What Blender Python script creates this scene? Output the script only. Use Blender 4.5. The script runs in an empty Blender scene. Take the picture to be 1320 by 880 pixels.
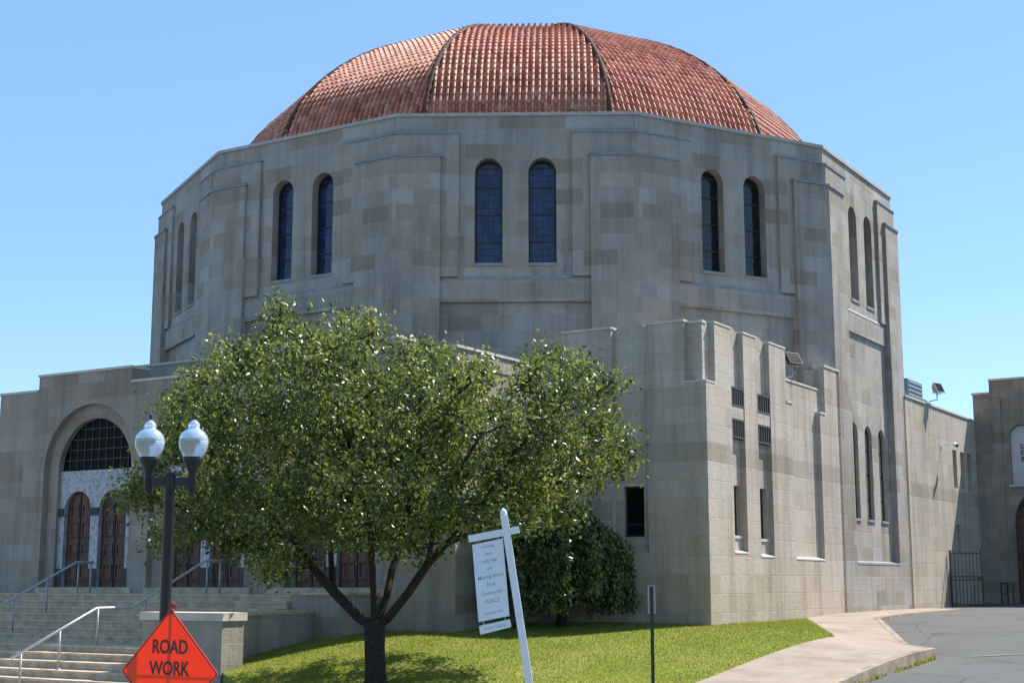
import bpy, bmesh, math, random
import numpy as np
from mathutils import Vector, Matrix
from mathutils.geometry import tessellate_polygon, delaunay_2d_cdt
random.seed(7); rng = np.random.default_rng(11)
R = math.radians
scene = bpy.context.scene
col = scene.collection

# ------------------------------------------------------------------ materials
def new_mat(name):
    m = bpy.data.materials.new(name); m.use_nodes = True
    nt = m.node_tree
    return m, nt, nt.nodes['Principled BSDF']

def N(nt, typ, **kw):
    n = nt.nodes.new(typ)
    for k, v in kw.items():
        if k in n.inputs.keys() if isinstance(k, str) else False: n.inputs[k].default_value = v
        else: setattr(n, k, v)
    return n

def L(nt, a, b): nt.links.new(a, b)

def ramp(nt, src, stops, interp='LINEAR'):
    r = nt.nodes.new('ShaderNodeValToRGB'); r.color_ramp.interpolation = interp
    e = r.color_ramp.elements
    while len(e) > 1: e.remove(e[-1])
    e[0].position = stops[0][0]; e[0].color = stops[0][1]
    for p, c in stops[1:]:
        x = e.new(p); x.color = c
    L(nt, src, r.inputs['Fac']); return r

def g(v): return (v, v, v, 1)
def c3(r, g_, b): return (r, g_, b, 1)

def noise(nt, vec, scale, detail=4, rough=.6):
    n = nt.nodes.new('ShaderNodeTexNoise'); n.inputs['Scale'].default_value = scale
    n.inputs['Detail'].default_value = detail; n.inputs['Roughness'].default_value = rough
    if vec is not None: L(nt, vec, n.inputs['Vector'])
    return n

def mixc(nt, a, b, fac, mode='MIX'):
    m = nt.nodes.new('ShaderNodeMix'); m.data_type = 'RGBA'; m.blend_type = mode
    for sock, v in ((m.inputs[6], a), (m.inputs[7], b), (m.inputs[0], fac)):
        if hasattr(v, 'is_linked') or hasattr(v, 'links'): L(nt, v, sock)
        else: sock.default_value = v
    return m.outputs[2]

def mapping(nt, vec, scale):
    m = nt.nodes.new('ShaderNodeMapping'); m.inputs['Scale'].default_value = scale
    L(nt, vec, m.inputs['Vector']); return m.outputs[0]

def stone(name, cA, cB, cMortar, bw, rh, contrast=1.0, stain=.35, warm=None, band=None):
    m, nt, b = new_mat(name)
    tc = nt.nodes.new('ShaderNodeTexCoord')
    br = nt.nodes.new('ShaderNodeTexBrick')
    br.offset = .5; br.squash = 1.0
    br.inputs['Scale'].default_value = 1; br.inputs['Brick Width'].default_value = bw
    br.inputs['Row Height'].default_value = rh; br.inputs['Mortar Size'].default_value = .011
    br.inputs['Mortar Smooth'].default_value = .3
    br.inputs['Color1'].default_value = cA; br.inputs['Color2'].default_value = cB; br.inputs['Mortar'].default_value = cMortar
    wob = noise(nt, tc.outputs['Object'], 2.6, 3, .6); ad = nt.nodes.new('ShaderNodeVectorMath'); ad.operation = 'MULTIPLY_ADD'
    L(nt, wob.outputs['Color'], ad.inputs[0]); ad.inputs[1].default_value = (.022, .016, 0); L(nt, tc.outputs['UV'], ad.inputs[2])
    L(nt, ad.outputs[0], br.inputs['Vector'])
    # second, coarser pattern of block tints
    br2 = nt.nodes.new('ShaderNodeTexBrick'); br2.offset = .5
    br2.inputs['Scale'].default_value = 1; br2.inputs['Brick Width'].default_value = bw
    br2.inputs['Row Height'].default_value = rh; br2.inputs['Mortar Size'].default_value = 0
    br2.inputs['Color1'].default_value = g(0); br2.inputs['Color2'].default_value = g(1)
    mp = nt.nodes.new('ShaderNodeMapping'); mp.inputs['Location'].default_value = (bw * 34, rh * 58, 0)
    L(nt, tc.outputs['UV'], mp.inputs['Vector']); L(nt, mp.outputs[0], br2.inputs['Vector'])
    tint = ramp(nt, br2.outputs['Color'], [(0, c3(1.0, 1.04, 1.10)), (.4, g(1)), (.75, c3(.98, .92, .84)), (1, c3(.74, .67, .59))], 'LINEAR')
    colr = mixc(nt, br.outputs['Color'], tint.outputs[0], contrast, 'MULTIPLY')
    n1 = noise(nt, tc.outputs['Object'], .32, 5, .6)
    r1 = ramp(nt, n1.outputs[0], [(.3, g(1 - stain)), (.62, g(1.0))])
    colr = mixc(nt, colr, r1.outputs[0], .8, 'MULTIPLY')
    st = noise(nt, mapping(nt, tc.outputs['Object'], (1.6, 1.6, .13)), 1.3, 5, .65)
    r2 = ramp(nt, st.outputs[0], [(.30, c3(.60, .60, .59)), (.52, g(1.0)), (.70, c3(1.06, 1.05, 1.03))])
    colr = mixc(nt, colr, r2.outputs[0], .75, 'MULTIPLY')
    n3 = noise(nt, tc.outputs['Object'], 9, 6, .7)
    r3 = ramp(nt, n3.outputs[0], [(.3, g(.9)), (.7, g(1.08))])
    colr = mixc(nt, colr, r3.outputs[0], 1.0, 'MULTIPLY')
    if band:
        sx = nt.nodes.new('ShaderNodeSeparateXYZ'); L(nt, tc.outputs['UV'], sx.inputs[0])
        mr = nt.nodes.new('ShaderNodeMapRange'); mr.inputs[1].default_value = 0; mr.inputs[2].default_value = 10
        L(nt, sx.outputs[1], mr.inputs[0])
        k = lambda z: z / 10
        bz0, bz1 = band
        rb = ramp(nt, mr.outputs[0], [(0, c3(1.02, .96, .90)), (k(1.6), c3(1.03, .99, .96)), (k(bz0) - .001, g(1)), (k(bz0), c3(.80, .79, .78)), (k(bz1), c3(.80, .79, .78)), (k(bz1) + .001, g(1))])
        colr = mixc(nt, colr, rb.outputs[0], 1.0, 'MULTIPLY')
    L(nt, colr, b.inputs['Base Color'])
    b.inputs['Roughness'].default_value = .85
    b.inputs['Specular IOR Level'].default_value = .25
    bp = nt.nodes.new('ShaderNodeBump'); bp.inputs['Strength'].default_value = .6; bp.inputs['Distance'].default_value = .025
    inv = nt.nodes.new('ShaderNodeMath'); inv.operation = 'MULTIPLY_ADD'
    L(nt, br.outputs['Fac'], inv.inputs[0]); inv.inputs[1].default_value = -1.0
    L(nt, n3.outputs[0], inv.inputs[2]); L(nt, inv.outputs[0], bp.inputs['Height']); L(nt, bp.outputs[0], b.inputs['Normal'])
    return m

def plain(name, colr, rough=.6, metal=0, var=.12, scale=6, spec=.5, bump=0):
    m, nt, b = new_mat(name)
    tc = nt.nodes.new('ShaderNodeTexCoord')
    n = noise(nt, tc.outputs['Object'], scale, 5, .65)
    r = ramp(nt, n.outputs[0], [(.3, g(1 - var)), (.7, g(1 + var))])
    L(nt, mixc(nt, colr, r.outputs[0], 1.0, 'MULTIPLY'), b.inputs['Base Color'])
    b.inputs['Roughness'].default_value = rough; b.inputs['Metallic'].default_value = metal
    b.inputs['Specular IOR Level'].default_value = spec
    if bump:
        bp = nt.nodes.new('ShaderNodeBump'); bp.inputs['Strength'].default_value = bump; bp.inputs['Distance'].default_value = .02
        L(nt, n.outputs[0], bp.inputs['Height']); L(nt, bp.outputs[0], b.inputs['Normal'])
    return m

M = {}
M['drum'] = stone('limestone_drum', c3(.40, .365, .325), c3(.32, .292, .258), c3(.415, .385, .345), .98, .46, .78, .28)
M['wing'] = stone('limestone_wing', c3(.485, .42, .35), c3(.43, .373, .312), c3(.45, .392, .332), 1.15, .46, .45, .15, band=(4.6, 5.06))
M['porch'] = stone('limestone_porch', c3(.365, .322, .272), c3(.305, .27, .23), c3(.355, .315, .268), 1.1, .46, .6, .25)
M['annex'] = stone('limestone_annex', c3(.30, .26, .215), c3(.25, .215, .175), c3(.28, .245, .205), .9, .42, .5, .2)
M['coping'] = plain('coping_stone', c3(.50, .46, .40), .8, 0, .14, 2.5, .25, .1)
M['metalcap'] = plain('coping_edge', c3(.36, .355, .34), .75, 0, .15, 3)
M['sillst'] = plain('weathered_sill_stone', c3(.27, .265, .26), .8, 0, .2, 3, .25)
M['lead'] = plain('weathered_lead', c3(.20, .225, .26), .6, 0, .2, 4)
M['step'] = plain('granite_step', c3(.46, .365, .265), .85, 0, .3, 3, .2, .1)
M['pier'] = stone('pier_stone', c3(.34, .315, .265), c3(.30, .28, .235), c3(.36, .34, .29), 1.4, .42, .3, .3)

def tile_mat():
    m, nt, b = new_mat('terracotta_tile')
    at = nt.nodes.new('ShaderNodeTexCoord')
    sep = nt.nodes.new('ShaderNodeSeparateXYZ'); L(nt, at.outputs['UV'], sep.inputs[0])
    fl = []
    for i in (0, 1):
        f = nt.nodes.new('ShaderNodeMath'); f.operation = 'FLOOR'; L(nt, sep.outputs[i], f.inputs[0]); fl.append(f)
    cb = nt.nodes.new('ShaderNodeCombineXYZ'); L(nt, fl[0].outputs[0], cb.inputs[0]); L(nt, fl[1].outputs[0], cb.inputs[1])
    wn = nt.nodes.new('ShaderNodeTexWhiteNoise'); wn.noise_dimensions = '2D'; L(nt, cb.outputs[0], wn.inputs['Vector'])
    r = ramp(nt, wn.outputs['Value'], [(0, c3(.36, .120, .072)), (.35, c3(.51, .195, .12)), (.75, c3(.57, .245, .165)), (1, c3(.62, .32, .235))])
    n = noise(nt, at.outputs['Object'], 1.2, 6, .7)
    r2 = ramp(nt, n.outputs[0], [(.3, g(.78)), (.65, g(1.05))])
    L(nt, mixc(nt, r.outputs[0], r2.outputs[0], 1.0, 'MULTIPLY'), b.inputs['Base Color'])
    b.inputs['Roughness'].default_value = .6; b.inputs['Specular IOR Level'].default_value = .3
    return m
M['tile'] = tile_mat()
M['ridge'] = plain('hip_ridge_tile', c3(.095, .045, .035), .8, 0, .3, 5, .15)

def glass(name, colr, rough=.12, spec=.5):
    m, nt, b = new_mat(name)
    tc = nt.nodes.new('ShaderNodeTexCoord')
    br = nt.nodes.new('ShaderNodeTexBrick'); br.offset = 0
    br.inputs['Scale'].default_value = 1; br.inputs['Brick Width'].default_value = .16; br.inputs['Row Height'].default_value = .2
    br.inputs['Mortar Size'].default_value = .008
    br.inputs['Color1'].default_value = colr; br.inputs['Color2'].default_value = tuple(x * .6 for x in colr[:3]) + (1,)
    br.inputs['Mortar'].default_value = g(.012)
    L(nt, tc.outputs['UV'], br.inputs['Vector'])
    L(nt, br.outputs['Color'], b.inputs['Base Color'])
    n = noise(nt, tc.outputs['Object'], 3.5, 4, .6)
    rr = ramp(nt, n.outputs[0], [(.3, g(.45)), (.7, g(1.5))])
    L(nt, mixc(nt, br.outputs['Color'], rr.outputs[0], 1.0, 'MULTIPLY'), b.inputs['Base Color'])
    bp = nt.nodes.new('ShaderNodeBump'); bp.inputs['Strength'].default_value = .5; bp.inputs['Distance'].default_value = .01
    L(nt, br.outputs['Fac'], bp.inputs['Height'])
    bp2 = nt.nodes.new('ShaderNodeBump'); bp2.inputs['Strength'].default_value = .25; bp2.inputs['Distance'].default_value = .03
    L(nt, n.outputs[0], bp2.inputs['Height']); L(nt, bp.outputs[0], bp2.inputs['Normal']); L(nt, bp2.outputs[0], b.inputs['Normal'])
    b.inputs['Roughness'].default_value = rough; b.inputs['Specular IOR Level'].default_value = spec
    return m
M['blueglass'] = glass('leaded_blue_glass', c3(.020, .038, .115), .12, .5)
M['darkglass'] = glass('leaded_dark_glass', c3(.008, .007, .007), .4, .06)
M['reflecttint'] = glass('leaded_glass_painted_reflection', c3(.010, .018, .016), .06, .6)  # darker pane colour stands in for a reflection of dark trees
M['bars'] = plain('window_bar_metal', c3(.03, .03, .03), .5, .2)
M['grillebar'] = plain('dark_grille_bar', c3(.075, .072, .066), .55, .2)
M['amber'] = plain('wood_blind', c3(.34, .26, .19), .8)

def marble():
    m, nt, b = new_mat('veined_marble')
    tc = nt.nodes.new('ShaderNodeTexCoord')
    n = noise(nt, tc.outputs['Object'], 2.0, 8, .7); n.inputs['Distortion'].default_value = 2.2
    r = ramp(nt, n.outputs[0], [(.34, c3(.11, .12, .15)), (.46, c3(.30, .31, .33)), (.52, c3(.44, .44, .46)), (.58, c3(.19, .19, .22)), (.68, c3(.39, .39, .41))])
    L(nt, r.outputs[0], b.inputs['Base Color']); b.inputs['Roughness'].default_value = .35
    return m
M['marble'] = marble()

def wood():
    m, nt, b = new_mat('carved_door_wood')
    tc = nt.nodes.new('ShaderNodeTexCoord')
    br = nt.nodes.new('ShaderNodeTexBrick'); br.offset = 0
    br.inputs['Scale'].default_value = 1; br.inputs['Brick Width'].default_value = .3; br.inputs['Row Height'].default_value = .42
    br.inputs['Mortar Size'].default_value = .03; br.inputs['Mortar Smooth'].default_value = .4
    br.inputs['Color1'].default_value = c3(.115, .042, .020); br.inputs['Color2'].default_value = c3(.062, .024, .013); br.inputs['Mortar'].default_value = c3(.055, .022, .014)
    L(nt, tc.outputs['UV'], br.inputs['Vector'])
    n = noise(nt, mapping(nt, tc.outputs['Object'], (9, 9, 1.2)), 2, 6)
    r = ramp(nt, n.outputs[0], [(.3, g(.6)), (.7, g(1.25))])
    L(nt, mixc(nt, br.outputs['Color'], r.outputs[0], 1.0, 'MULTIPLY'), b.inputs['Base Color']); b.inputs['Roughness'].default_value = .5
    bp = nt.nodes.new('ShaderNodeBump'); bp.inputs['Strength'].default_value = .6; bp.inputs['Distance'].default_value = .03; bp.invert = True
    L(nt, br.outputs['Fac'], bp.inputs['Height']); L(nt, bp.outputs[0], b.inputs['Normal'])
    return m
M['wood'] = wood()
M['black'] = plain('black_painted_iron', c3(.012, .012, .013), .45, 0, .2)
M['steel'] = plain('brushed_steel', c3(.58, .58, .58), .45, .6, .1, 20)
M['greymetal'] = plain('grey_metal', c3(.33, .34, .35), .5, .4, .12)
M['galv'] = plain('galvanised_bars', c3(.05, .05, .05), .55, .3, .15)
M['white'] = plain('white_paint', c3(.74, .75, .77), .5, 0, .05, 8)
M['panelw'] = plain('white_vinyl_panel', c3(.70, .73, .76), .4, 0, .06, 3)
M['plaque'] = plain('weathered_plaque', c3(.44, .45, .45), .6, 0, .08, 3)
M['ink'] = plain('grey_lettering', c3(.27, .30, .34), .6)
M['inkdk'] = plain('dark_lettering', c3(.03, .03, .03), .6)
M['orange'] = plain('fluorescent_orange_sheet', c3(.97, .125, .030), .42, 0, .04, 2.5)
def translucent_sheet(m, fac):
    nt = m.node_tree; b = nt.nodes['Principled BSDF']; out = nt.nodes['Material Output']
    tr = nt.nodes.new('ShaderNodeBsdfTranslucent'); src = b.inputs['Base Color'].links[0].from_socket; nt.links.new(src, tr.inputs['Color'])
    mx = nt.nodes.new('ShaderNodeMixShader'); mx.inputs[0].default_value = fac
    nt.links.new(b.outputs[0], mx.inputs[1]); nt.links.new(tr.outputs[0], mx.inputs[2]); nt.links.new(mx.outputs[0], out.inputs['Surface'])
translucent_sheet(M['orange'], .5)     # thin woven roll-up sign: sun behind it glows through
M['bluebox'] = plain('blue_weathered_metal', c3(.09, .19, .30), .5, .2, .25, 7)
M['green'] = plain('dark_green_post', c3(.035, .05, .04), .6, .2)
M['plate'] = plain('sign_plate_back', c3(.30, .30, .29), .45, .5)

def globe_mat():
    m, nt, b = new_mat('prismatic_lamp_glass')
    tc = nt.nodes.new('ShaderNodeTexCoord')
    w = nt.nodes.new('ShaderNodeTexWave'); w.inputs['Scale'].default_value = 9; w.bands_direction = 'Z'
    L(nt, tc.outputs['Object'], w.inputs['Vector'])
    b.inputs['Base Color'].default_value = c3(.80, .82, .84); b.inputs['Roughness'].default_value = .16
    b.inputs['Transmission Weight'].default_value = .7; b.inputs['IOR'].default_value = 1.35
    bp = nt.nodes.new('ShaderNodeBump'); bp.inputs['Strength'].default_value = .12; bp.inputs['Distance'].default_value = .01
    L(nt, w.outputs['Color'], bp.inputs['Height']); L(nt, bp.outputs[0], b.inputs['Normal'])
    return m
M['globe'] = globe_mat()
M['lampcap'] = plain('mirrored_lamp_top', c3(.86, .89, .93), .12, .75, .04, 9)

def leafmat(name, stops, rough=.38, trans=.35, spec=.5):
    m, nt, b = new_mat(name)
    at = nt.nodes.new('ShaderNodeAttribute'); at.attribute_name = 'tone'
    r = ramp(nt, at.outputs['Fac'], stops)
    L(nt, r.outputs[0], b.inputs['Base Color']); b.inputs['Roughness'].default_value = rough
    b.inputs['Specular IOR Level'].default_value = spec
    out = nt.nodes['Material Output']
    tr = nt.nodes.new('ShaderNodeBsdfTranslucent')
    hs = nt.nodes.new('ShaderNodeHueSaturation'); hs.inputs['Value'].default_value = 1.7; hs.inputs['Hue'].default_value = .485
    L(nt, r.outputs[0], hs.inputs['Color']); L(nt, hs.outputs[0], tr.inputs['Color'])
    mx = nt.nodes.new('ShaderNodeMixShader'); mx.inputs[0].default_value = trans
    L(nt, b.outputs[0], mx.inputs[1]); L(nt, tr.outputs[0], mx.inputs[2]); L(nt, mx.outputs[0], out.inputs['Surface'])
    return m
M['leaf'] = leafmat('pear_leaf', [(0, c3(.030, .055, .014)), (.5, c3(.078, .118, .025)), (1, c3(.22, .24, .05))], .36, .38, .5)
M['weepleaf'] = leafmat('weeping_leaf', [(0, c3(.024, .046, .015)), (.6, c3(.06, .10, .026)), (1, c3(.15, .19, .05))], .30, .25, .6)
M['grassblade'] = leafmat('grass_blade', [(0, c3(.15, .19, .028)), (.6, c3(.215, .25, .04)), (1, c3(.34, .30, .09))], .6, .35, .2)
M['bark'] = plain('dark_bark', c3(.034, .027, .022), .9, 0, .45, 14, .2, .6)

def lawn_mat():
    m, nt, b = new_mat('lawn_turf')
    tc = nt.nodes.new('ShaderNodeTexCoord')
    n = noise(nt, tc.outputs['Object'], .55, 7, .7)
    r = ramp(nt, n.outputs[0], [(.30, c3(.13, .18, .026)), (.46, c3(.195, .235, .036)), (.58, c3(.245, .255, .055)), (.70, c3(.33, .28, .12))])
    n2 = noise(nt, tc.outputs['Object'], 22, 4, .7)
    r2 = ramp(nt, n2.outputs[0], [(.3, g(.8)), (.7, g(1.12))])
    L(nt, mixc(nt, r.outputs[0], r2.outputs[0], 1.0, 'MULTIPLY'), b.inputs['Base Color']); b.inputs['Roughness'].default_value = .9
    b.inputs['Specular IOR Level'].default_value = .1
    bp = nt.nodes.new('ShaderNodeBump'); bp.inputs['Strength'].default_value = .8; bp.inputs['Distance'].default_value = .05
    L(nt, n2.outputs[0], bp.inputs['Height']); L(nt, bp.outputs[0], b.inputs['Normal'])
    return m
M['lawn'] = lawn_mat()

def paving(name, base, joint, dist, ang, rough=.85):
    m, nt, b = new_mat(name)
    tc = nt.nodes.new('ShaderNodeTexCoord')
    mp = nt.nodes.new('ShaderNodeMapping'); mp.inputs['Rotation'].default_value = (0, 0, ang); L(nt, tc.outputs['Object'], mp.inputs['Vector'])
    br = nt.nodes.new('ShaderNodeTexBrick'); br.offset = 0
    br.inputs['Scale'].default_value = 1; br.inputs['Brick Width'].default_value = 50; br.inputs['Row Height'].default_value = dist
    br.inputs['Mortar Size'].default_value = .012
    br.inputs['Color1'].default_value = base; br.inputs['Color2'].default_value = tuple(x * .93 for x in base[:3]) + (1,); br.inputs['Mortar'].default_value = joint
    L(nt, mp.outputs[0], br.inputs['Vector'])
    n = noise(nt, tc.outputs['Object'], .9, 6, .65); r = ramp(nt, n.outputs[0], [(.3, c3(.66, .63, .60)), (.5, g(.95)), (.68, g(1.1))])
    n2 = noise(nt, tc.outputs['Object'], 40, 3, .6); r2 = ramp(nt, n2.outputs[0], [(.3, g(.88)), (.7, g(1.1))])
    c = mixc(nt, br.outputs['Color'], r.outputs[0], 1.0, 'MULTIPLY'); c = mixc(nt, c, r2.outputs[0], 1.0, 'MULTIPLY')
    L(nt, c, b.inputs['Base Color']); b.inputs['Roughness'].default_value = rough; b.inputs['Specular IOR Level'].default_value = .25
    return m
M['path'] = paving('pinkish_concrete', c3(.315, .25, .205), c3(.17, .135, .115), 1.5, R(30))
M['curb'] = plain('worn_kerb_concrete', c3(.26, .21, .16), .9, 0, .42, 2.2, .2)
M['pave'] = paving('grey_concrete', c3(.33, .31, .28), c3(.2, .19, .17), 1.5, 0)

def asphalt():
    m, nt, b = new_mat('asphalt')
    tc = nt.nodes.new('ShaderNodeTexCoord')
    n = noise(nt, tc.outputs['Object'], .25, 6, .7); r = ramp(nt, n.outputs[0], [(.3, c3(.088, .089, .088)), (.7, c3(.125, .125, .121))])
    n2 = noise(nt, tc.outputs['Object'], 60, 3, .6); r2 = ramp(nt, n2.outputs[0], [(.3, g(.72)), (.7, g(1.25))])
    c = mixc(nt, r.outputs[0], r2.outputs[0], 1.0, 'MULTIPLY')
    n4 = noise(nt, tc.outputs['Object'], .9, 5, .75); r4 = ramp(nt, n4.outputs[0], [(.30, g(.62)), (.42, g(.95)), (.62, g(1.0)), (.75, g(1.22))]); c = mixc(nt, c, r4.outputs[0], 1.0, 'MULTIPLY')
    v = nt.nodes.new('ShaderNodeTexVoronoi'); v.feature = 'DISTANCE_TO_EDGE'; v.inputs['Scale'].default_value = .22
    nw = noise(nt, tc.outputs['Object'], 1.5, 4); 
    L(nt, mixc(nt, tc.outputs['Object'], nw.outputs['Color'], .12), v.inputs['Vector'])
    rv = ramp(nt, v.outputs['Distance'], [(0, g(.62)), (.004, g(.7)), (.008, g(1))])
    c = mixc(nt, c, rv.outputs[0], .8, 'MULTIPLY')
    L(nt, c, b.inputs['Base Color']); b.inputs['Roughness'].default_value = .9; b.inputs['Specular IOR Level'].default_value = .2
    return m
M['asphalt'] = asphalt()
M['paint'] = plain('faded_line_paint', c3(.20, .20, .18), .85, 0, .4, 4, .2)

# ------------------------------------------------------------------ mesh builder
class MB:
    def __init__(s): s.v = []; s.f = []; s.m = []; s.uv = {}; s.cuts = []
    def quad(s, pts, mi=0, uv=None):
        b = len(s.v); s.v += [tuple(p) for p in pts]; s.f.append(tuple(range(b, b + len(pts)))); s.m.append(mi)
        if uv: s.uv[len(s.f) - 1] = uv
    def cut(s): s.cuts.append(len(s.f)); return s
    def box(s, x0, x1, y0, y1, z0, z1, mi=0):
        P = [(x, y, z) for z in (z0, z1) for y in (y0, y1) for x in (x0, x1)]
        for f in ((0, 2, 3, 1), (4, 5, 7, 6), (0, 1, 5, 4), (2, 6, 7, 3), (0, 4, 6, 2), (1, 3, 7, 5)):
            s.quad([P[i] for i in f], mi)
    def obox(s, c, ax, ay, az, mi=0):          # centre + three half-axis vectors
        c = Vector(c); ax, ay, az = Vector(ax), Vector(ay), Vector(az)
        P = [c + i * ax + j * ay + k * az for k in (-1, 1) for j in (-1, 1) for i in (-1, 1)]
        for f in ((0, 2, 3, 1), (4, 5, 7, 6), (0, 1, 5, 4), (2, 6, 7, 3), (0, 4, 6, 2), (1, 3, 7, 5)):
            s.quad([P[i] for i in f], mi)
    def panel(s, fr, outer, holes, n0, n1, mi=0, hole_n=None, back=False):
        """outline (s,z) with holes at front plane n0, side walls to n1; fr maps (s,n,z)->xyz"""
        loops = [outer] + holes
        flat = [p for l in loops for p in l]
        tris = tessellate_polygon([[Vector((p[0], p[1], 0)) for p in l] for l in loops])
        for t in tris:
            a, b_, c = (flat[i] for i in t)
            if (b_[0] - a[0]) * (c[1] - a[1]) - (b_[1] - a[1]) * (c[0] - a[0]) < 0: t = t[::-1]
            s.quad([fr(flat[i][0], n0, flat[i][1]) for i in t], mi)
            if back: s.quad([fr(flat[i][0], n1, flat[i][1]) for i in t[::-1]], mi)
        for li, l in enumerate(loops):
            ar = sum(l[i][0] * l[(i + 1) % len(l)][1] - l[(i + 1) % len(l)][0] * l[i][1] for i in range(len(l)))
            if (ar < 0) == (li == 0): l = l[::-1]
            nn = n1 if li == 0 or hole_n is None else hole_n
            for i in range(len(l)):
                a, b_ = l[i], l[(i + 1) % len(l)]
                s.quad([fr(a[0], nn, a[1]), fr(b_[0], nn, b_[1]), fr(b_[0], n0, b_[1]), fr(a[0], n0, a[1])], mi)
    def tube(s, pts, r, n=8, mi=0, caps=True):
        pts = [Vector(p) for p in pts]; rs = r if isinstance(r, (list, tuple)) else [r] * len(pts)
        rings = []
        prev = None
        for i, p in enumerate(pts):
            d = (pts[min(i + 1, len(pts) - 1)] - pts[max(i - 1, 0)]).normalized()
            if prev is None: u = d.orthogonal().normalized()
            else:
                u = prev - d * prev.dot(d)
                u = u.normalized() if u.length > 1e-6 else d.orthogonal().normalized()
            prev = u; w = d.cross(u); b = len(s.v)
            s.v += [tuple(p + (u * math.cos(2 * math.pi * k / n) + w * math.sin(2 * math.pi * k / n)) * rs[i]) for k in range(n)]
            rings.append(b)
        for a, b in zip(rings, rings[1:]):
            for k in range(n):
                s.f.append((a + k, a + (k + 1) % n, b + (k + 1) % n, b + k)); s.m.append(mi)
        if caps:
            s.f.append(tuple(rings[0] + k for k in reversed(range(n)))); s.m.append(mi)
            s.f.append(tuple(rings[-1] + k for k in range(n))); s.m.append(mi)
    def lathe(s, prof, c=(0, 0, 0), n=24, mi=0):
        rings = []
        for r, z in prof:
            b = len(s.v); s.v += [(c[0] + r * math.cos(2 * math.pi * k / n), c[1] + r * math.sin(2 * math.pi * k / n), c[2] + z) for k in range(n)]
            rings.append(b)
        for a, b in zip(rings, rings[1:]):
            for k in range(n):
                s.f.append((a + k, a + (k + 1) % n, b + (k + 1) % n, b + k)); s.m.append(mi)
    def build(s, name, mats, parent=None, smooth=False, bevel=0):
        me = bpy.data.meshes.new(name); me.from_pydata(s.v, [], s.f)
        mats = mats if isinstance(mats, (list, tuple)) else [mats]
        for m in mats: me.materials.append(m)
        me.polygons.foreach_set('material_index', s.m)
        uvl = me.uv_layers.new(name='UVMap').data
        V = me.vertices
        for p in me.polygons:
            n = p.normal; cu = s.uv.get(p.index)
            for j, li in enumerate(p.loop_indices):
                co = V[me.loops[li].vertex_index].co
                if cu: uvl[li].uv = cu[j]
                elif abs(n.z) > .8: uvl[li].uv = (co.x, co.y)
                else:
                    h = math.hypot(n.x, n.y) or 1
                    uvl[li].uv = ((-n.y * co.x + n.x * co.y) / h, co.z)
        if smooth: me.polygons.foreach_set('use_smooth', [True] * len(me.polygons))
        me.update()
        o = bpy.data.objects.new(name, me); col.objects.link(o)
        if parent: o.parent = parent
        if bevel:
            md = o.modifiers.new('bevel', 'BEVEL'); md.width = bevel; md.segments = 2; md.limit_method = 'ANGLE'
        return o

def split_build(mb, name, mats, parent, bevel=0):
    """one object per loose piece of a builder (boxes: 6 quads each, or marked groups)"""
    out = []
    for a, b_ in zip(mb.cuts, mb.cuts[1:] + [len(mb.f)]):
        if b_ <= a: continue
        q = MB()
        for i in range(a, b_):
            q.quad([mb.v[k] for k in mb.f[i]], mb.m[i])
        out.append(q.build(name, mats, parent, bevel=bevel))
    return out

def tag(o, label, cat, group=None):
    o['label'] = label; o['category'] = cat
    if group: o['group'] = group
    return o
def thing(name, label, cat, loc=(0, 0, 0), rz=0, group=None):
    o = bpy.data.objects.new(name, None); col.objects.link(o); o.location = loc; o.rotation_euler = (0, 0, rz)
    o.empty_display_size = .3
    return tag(o, label, cat, group)
def structure(o): o['kind'] = 'structure'; return o

def frame(bdeg):
    b = R(bdeg); nx, ny = math.sin(b), -math.cos(b); tx, ty = math.cos(b), math.sin(b)
    return lambda s, n, z: (nx * n + tx * s, ny * n + ty * s, z)
def arch(cx, hw, z0, zs, k=14, rise=None):
    rise = hw if rise is None else rise
    return [(cx - hw, z0), (cx + hw, z0)] + [(cx + hw * math.cos(math.pi * i / k), zs + rise * math.sin(math.pi * i / k)) for i in range(k + 1)]
def rect(x0, x1, z0, z1): return [(x0, z0), (x1, z0), (x1, z1), (x0, z1)]
ROT = R(-30)
def W(x, y): # building-local to world
    return (x * math.cos(ROT) - y * math.sin(ROT), x * math.sin(ROT) + y * math.cos(ROT))

def text_mesh(body, size, name, mat, parent, matrix, offset=0, xs=1.0, align='CENTER', depth=.004):
    cu = bpy.data.curves.new(name, 'FONT'); cu.body = body; cu.size = size; cu.align_x = align; cu.align_y = 'CENTER'
    cu.offset = offset; cu.extrude = depth; cu.resolution_u = 4
    ob = bpy.data.objects.new(name, cu); col.objects.link(ob)
    bpy.context.view_layer.update()
    me = bpy.data.meshes.new_from_object(ob.evaluated_get(bpy.context.evaluated_depsgraph_get()))
    bpy.data.objects.remove(ob); bpy.data.curves.remove(cu)
    me.transform(Matrix.Diagonal((xs, 1, 1, 1))); me.transform(matrix)
    me.materials.clear(); me.materials.append(mat)
    o = bpy.data.objects.new(name, me); col.objects.link(o); o.parent = parent
    return o

# ------------------------------------------------------------------ temple
A = 13.04; P1 = A + .10; P2 = A + .20; BAY = A - .07
T15 = math.tan(R(15)); ZTOP = 15.10
temple = thing('domed_temple', 'large round limestone temple with a red tiled dome and an arched entrance porch', 'building', (0, 0, 0), ROT)

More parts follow.
